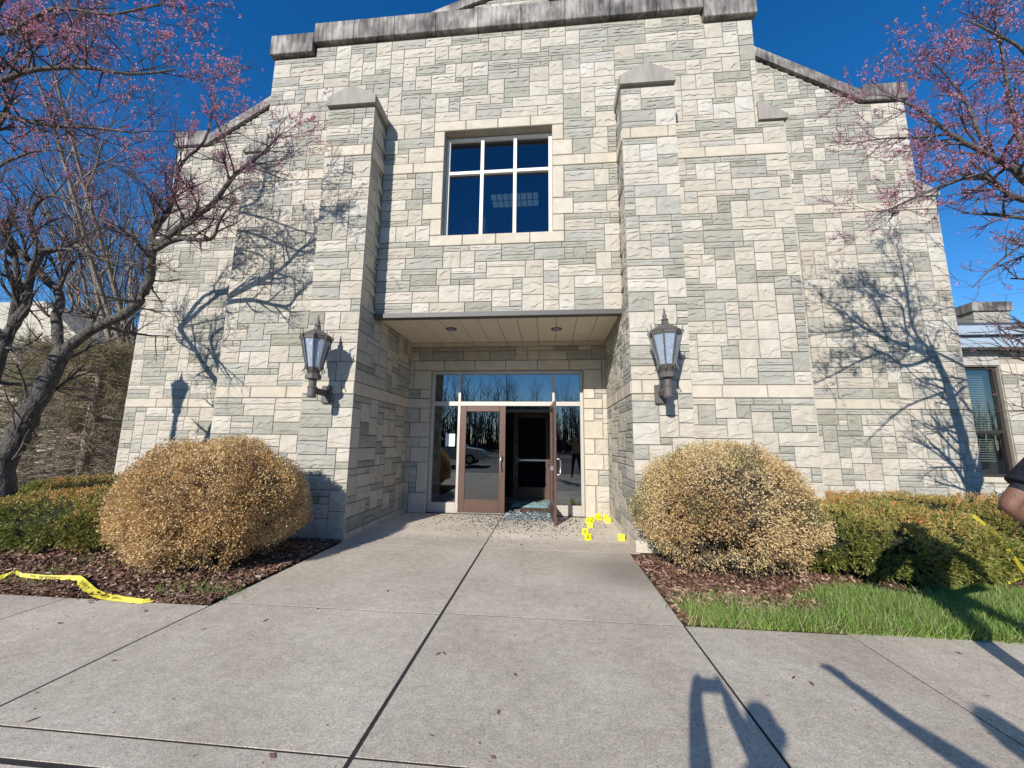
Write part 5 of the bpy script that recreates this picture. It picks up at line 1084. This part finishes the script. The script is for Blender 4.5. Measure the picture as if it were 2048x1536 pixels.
shards('glass_crumbs', P, .0035, .0105, 'crumb_shade', 'glass crumbs coloured dark for their shadows, scattered over the concrete before the doors', 3)
n = 1500; P = np.stack([r.uniform(-.84, .06, n), 7.35+np.abs(r.normal(.38, .22, n)), np.full(n, .02)], 1); P[:, 2] = np.where(P[:, 1] < 7.86, .002, .02); P = P[P[:, 1] < 8.6]
shards('glass_shards', P, .004, .013, 'shard', 'heap of blue-grey shattered glass in the open doorway', 4)
def heap(x0, x1, y0, y1, label, seed):
    R = random.Random(seed); b = MB(); n1, n2 = 14, 9; vs = []
    for j in range(n2+1):
        for i in range(n1+1):
            x = x0+(x1-x0)*i/n1+R.uniform(-.03, .03); y = y0+(y1-y0)*j/n2+R.uniform(-.03, .03); e = min(i, n1-i, j, n2-j); vs.append((x, y, .006+(.0 if e == 0 else R.uniform(.01, .045))))
    b.add(vs, [(j*(n1+1)+i, j*(n1+1)+i+1, (j+1)*(n1+1)+i+1, (j+1)*(n1+1)+i) for j in range(n2) for i in range(n1)]); return lab(b.build('glass_sheet', 'glass_heap'), label, 'broken glass')
heap(-.82, .02, 8.75, 9.45, 'fallen sheet of crazed glass on the vestibule floor in the doorway', 3); heap(.22, .95, 8.25, 8.9, 'fallen sheet of crazed glass behind the side window', 4)

# ================================================================== PEOPLE
def person(name, label, J, bones, regions, mats, loc, root='pelvis'):
    """J: joint -> (pos, radius); one continuous skinned body; material by nearest bone"""
    names = list(J); me = bpy.data.meshes.new(name); me.from_pydata([J[k][0] for k in names], [(names.index(a), names.index(b)) for a, b in bones], [])
    o = bpy.data.objects.new('tmp', me); COL.objects.link(o)
    o.modifiers.new('skin', 'SKIN').use_smooth_shade = True; sub = o.modifiers.new('sub', 'SUBSURF'); sub.levels = 2; sub.render_levels = 2
    sk = me.skin_vertices[0].data
    for i, k in enumerate(names): sk[i].radius = J[k][1] if hasattr(J[k][1], '__len__') else (J[k][1], J[k][1]); sk[i].use_root = (k == root)
    dg = bpy.context.evaluated_depsgraph_get(); ev = bpy.data.meshes.new_from_object(o.evaluated_get(dg)); bpy.data.objects.remove(o)
    ev.materials.clear()
    for k in mats: ev.materials.append(M[k])
    A = np.array([J[a][0] for a, b in bones]); B = np.array([J[b][0] for a, b in bones]); Rg = np.array(regions)
    RB = np.array([np.mean(J[a][1]) for a, b in bones])
    for p in ev.polygons:
        c = np.array(p.center); AB = B-A; t = np.clip(((c-A)*AB).sum(1)/np.maximum((AB**2).sum(1), 1e-9), 0, 1); d = np.linalg.norm(A+AB*t[:, None]-c, axis=1)-RB; p.material_index = int(Rg[d.argmin()]); p.use_smooth = True
    r = empty(name, loc); lab(r, label, 'person'); link('body', ev, r, True); return r
def hand(J, bones, reg, side, w, dirv, palmn, idx, s=1.0, curl=.5):
    """five fingers: w wrist pos, dirv towards fingers, palmn palm normal"""
    w = Vector(w); f = Vector(dirv).normalized(); n = Vector(palmn).normalized(); a = f.cross(n).normalized()*side
    J[side_n(side, 'palm')] = (tuple(w+f*.05*s), (.036*s, .02*s)); bones.append((side_n(side, 'wrist'), side_n(side, 'palm'))); reg.append(idx)
    for k, (off, L) in enumerate(((-.03, .075), (-.011, .085), (.009, .08), (.028, .062))):
        b0 = w+f*.09*s+a*off*s; nm = side_n(side, 'f%d' % k)
        J[nm+'a'] = (tuple(b0), .0105*s); J[nm+'b'] = (tuple(b0+f*L*.55*s+n*.02*curl*s), .009*s); J[nm+'c'] = (tuple(b0+f*L*.8*s+n*.055*curl*s), .0075*s)
        bones += [(side_n(side, 'palm'), nm+'a'), (nm+'a', nm+'b'), (nm+'b', nm+'c')]; reg += [idx]*3
    b0 = w+f*.03*s-a*.04*s; nm = side_n(side, 'th'); J[nm+'a'] = (tuple(b0), .013*s); J[nm+'b'] = (tuple(b0+f*.045*s-a*.02*s+n*.02*s), .0105*s); bones += [(side_n(side, 'palm'), nm+'a'), (nm+'a', nm+'b')]; reg += [idx]*2
def side_n(side, s): return ('l_' if side > 0 else 'r_')+s
def figure(name, label, base, H, arms, mats, face=(0, 1), stance=.14, ak=1.0):
    """base x,y of the pelvis; arms: side -> (elbow, wrist, finger dir, palm normal) in world; mats: [shirt, trousers, skin, shoe]"""
    k = H/1.75; bx, by = base; fx, fy = face; rx, ry = fy, -fx        # right-hand direction of the figure
    def P(r, f, z): return (bx+rx*r+fx*f, by+ry*r+fy*f, z*k)
    J = {'pelvis': (P(0, 0, .98), (.165*k, .125*k)), 'waist': (P(0, .01, 1.12), (.155*k, .115*k)), 'chest': (P(0, .01, 1.30), (.175*k, .13*k)), 'collar': (P(0, 0, 1.44), (.12*k, .09*k)), 'neck': (P(0, .01, 1.52), .058*k), 'head': (P(0, .025, 1.61), (.078*k, .095*k)), 'brow': (P(0, .02, 1.69), (.078*k, .095*k)), 'crown': (P(0, .005, 1.74), (.045*k, .055*k)), 'nose': (P(0, .115, 1.625), .014*k)}
    bones = [('pelvis', 'waist'), ('waist', 'chest'), ('chest', 'collar'), ('collar', 'neck'), ('neck', 'head'), ('head', 'brow'), ('brow', 'crown'), ('head', 'nose')]; reg = [0, 0, 0, 0, 2, 2, 2, 2]
    for sd in (1, -1):     # +1 = figure's left
        s = lambda q: side_n(sd, q); ex = -sd
        J[s('hip')] = (P(ex*.10, 0, .90), .098*k); J[s('knee')] = (P(ex*(.10+stance)*.8, .02, .50), .062*k); J[s('calf')] = (P(ex*(.10+stance)*.9, -.01, .34), .058*k); J[s('ankle')] = (P(ex*(.10+stance), -.01, .09), .042*k); J[s('heel')] = (P(ex*(.10+stance), -.04, .045), .04*k); J[s('toe')] = (P(ex*(.12+stance), .15, .035), .032*k)
        bones += [('pelvis', s('hip')), (s('hip'), s('knee')), (s('knee'), s('calf')), (s('calf'), s('ankle')), (s('ankle'), s('heel')), (s('ankle'), s('toe'))]; reg += [1, 1, 1, 1, 3, 3]
        J[s('sh')] = (P(ex*.195, 0, 1.41), .066*k); el, wr_, fd, pn = arms[sd]; shp = np.array(J[s('sh')][0]); el = np.array(el); wr_ = np.array(wr_)
        J[s('sleeve')] = (tuple(shp+(el-shp)*.72), .053*k*ak); J[s('elbow')] = (tuple(el), .041*k*ak); J[s('fore')] = (tuple(el+(wr_-el)*.35), .042*k*ak); J[s('wrist')] = (tuple(wr_), .027*k*ak)
        bones += [('collar', s('sh')), (s('sh'), s('sleeve')), (s('sleeve'), s('elbow')), (s('elbow'), s('fore')), (s('fore'), s('wrist'))]; reg += [0, 0, 2, 2, 2]
        hand(J, bones, reg, sd, wr_, fd, pn, 2, k)
    r = person(name, label, J, bones, reg, mats, (bx, by, 0))
    # hair cap, eyes, ears
    hc = Vector(P(0, .005, 1.675)); b = MB(); vs = []
    for i in range(7):
        ph = .05+(pi/2-.05)*i/6
        for j in range(16):
            t = 2*pi*j/16; fwd = cos(t); low = 0 if fwd > .3 else -.05*k*(1-i/6)
            vs.append((hc.x+(fx*cos(t)*.105+rx*sin(t)*.088)*k*cos(ph)-fx*.008, hc.y+(fy*cos(t)*.105+ry*sin(t)*.088)*k*cos(ph)-fy*.008, hc.z+.098*k*sin(ph)+low))
    b.add(vs, [(i*16+j, i*16+(j+1) % 16, (i+1)*16+(j+1) % 16, (i+1)*16+j) for i in range(6) for j in range(16)]); b.build('hair', 'hair', r, True, True)
    for sx in (-1, 1):
        e = P(sx*.032, .108, 1.645); b = MB(); b.lathe([(.002, -.009), (.011, -.004), (.011, .004), (.002, .009)], e, 8); b.build('eye', 'ink', r, True, True)
        e = P(sx*.085, .01, 1.63); b = MB(); b.lathe([(.004, -.03), (.014, -.012), (.016, .012), (.006, .03)], e, 8); b.build('ear', mats[2], r, True, True)
    return r
# officer with a hand on the hip, at the right edge of the picture
OX, OY = 3.0, 2.36
elb = atY(2013, 1013, 2.42)
off = figure('person', 'person in a dark navy short-sleeved uniform with a hand on the hip, beside the hedge', (OX, OY), 1.80,
       {1: (tuple(elb), (2.78, 2.49, .96), (.5, -.35, -.5), (.8, 0, .2)), -1: ((3.50, 2.38, 1.12), (3.22, 2.49, .97), (-.5, -.35, -.5), (-.8, 0, .2))}, ['navy', 'navy', 'skin', 'black'], (0, 1), .13)
sh = np.array([OX-.2, OY, 1.45]); ax = np.array(elb)-sh; b = MB(); b.tube([sh+ax*.1, sh+ax*.4, sh+ax*.70, sh+ax*.71], [.082, .08, .082, .070], 16); sl_ = b.build('sleeve', 'navy', off, True, True)
axv = Vector(ax).normalized(); c = Vector(sh+ax*.45); outw = (Vector(CAM)-c); outw = (outw-axv*outw.dot(axv)).normalized(); sidev = axv.cross(outw)
def sleeve_patch(w, h, lift, m, nm):
    b = MB(); vs = []
    for i in range(7):
        t = (i/6-.5)*w/.083
        for hh in (-h, h): vs.append(c+axv*hh+(outw*cos(t)+sidev*sin(t))*(.083+lift))
    b.add(vs, [(2*i, 2*i+1, 2*i+3, 2*i+2) for i in range(6)]); b.build(nm, m, sl_)
sleeve_patch(.085, .048, .0015, 'patch_white', 'shoulder_patch'); sleeve_patch(.068, .038, .003, 'patch_blue', 'patch_field')
# photographer, arms raised to the phone; stands behind the lens
figure('person', 'person holding a phone up with both hands, facing the entrance', (0.07, -.60), 1.58,
       {1: ((-.15, -.38, 1.04), (-.085, -.10, 1.31), (.1, .4, .85), (.9, .2, 0)), -1: ((.19, -.36, 1.06), (.095, -.10, 1.31), (-.1, .4, .85), (-.9, .2, 0))}, ['khaki', 'navy', 'skin_light', 'black'], (0, 1), .08, 1.5)
ph = MB(); ph.bbox((-.075, -.034, 1.335), (.085, -.025, 1.412), .003); pho = ph.build('phone', 'black'); lab(pho, 'black phone held up sideways in two hands', 'phone')
b = MB(); b.bbox((-.07, -.0352, 1.34), (.08, -.0342, 1.407), .0003); b.build('screen', 'interior_dark', pho)
# second bystander pointing towards the entrance
figure('person', 'person stretching one arm forward towards the entrance', (1.18, -.78), 1.72,
       {1: ((.83, -.42, 1.47), (.77, -.14, 1.52), (-.15, 1, .1), (0, 0, -1)), -1: ((1.46, -.78, 1.12), (1.44, -.68, .88), (0, .15, -1), (-1, 0, 0))}, ['khaki', 'navy', 'skin_light', 'black'], (-.2, .98), .08)

# ================================================================== LAMP POST (outside the picture; its shadow falls on the wing)
lp = empty('lamp_post', (-9.55, 3.85, 0)); lab(lp, 'bronze lamp post with an eight-sided lantern, out on the lawn beyond the redbud', 'lamp post')
b = MB(); b.lathe([(.16, -.05), (.16, .12), (.1, .2), (.07, .32), (.06, 3.95), (.075, 4.0), (.05, 4.02)], (0, 0, 0), 14); b.build('pole', 'lantern', lp)
lh = empty('lantern_head', (0, 0, 4.18)); lh.parent = lp; lantern_parts(lh)

# ================================================================== PARKED CAR (seen only as a reflection in the doors)
car = empty('parked_car', (-6.4, -9.5, 0), 0.0); lab(car, 'silver estate car parked side-on across the lot', 'car')
b = MB(); prof = [(-2.3, .35), (-2.35, .75), (-2.2, 1.0), (-1.9, 1.05), (-1.55, 1.62), (.4, 1.68), (1.1, 1.1), (2.15, .95), (2.35, .7), (2.3, .35)]
b.prism(prof, 1, -.88, .88); b.build('body', 'carpaint', car)
for (a0, a1, t0, t1) in ((-1.75, -.75, -1.5, -.75), (-.68, .15, -.68, .15), (.22, .95, .22, .45)):
    for sg in (-1, 1): b = MB(); b.prism([(a0, 1.08), (a1, 1.08), (t1, 1.56), (t0, 1.54)], 1, sg*.882, sg*.89); b.build('side_window', 'black', car)
for x in (-1.45, 1.45):
    for y in (-.8, .8):
        b = MB(); b.tube([(x, y-.11, .34), (x, y+.11, .34)], .34, 20); w_ = b.build('wheel', 'black', car); b = MB(); b.tube([(x, y-.115, .34), (x, y+.115, .34)], .2, 14); b.build('rim', 'steel', w_)
b = MB(); b.bbox((-2.36, -.8, .7), (-2.33, -.5, .95), .005); b.build('tail_light', 'red', car)
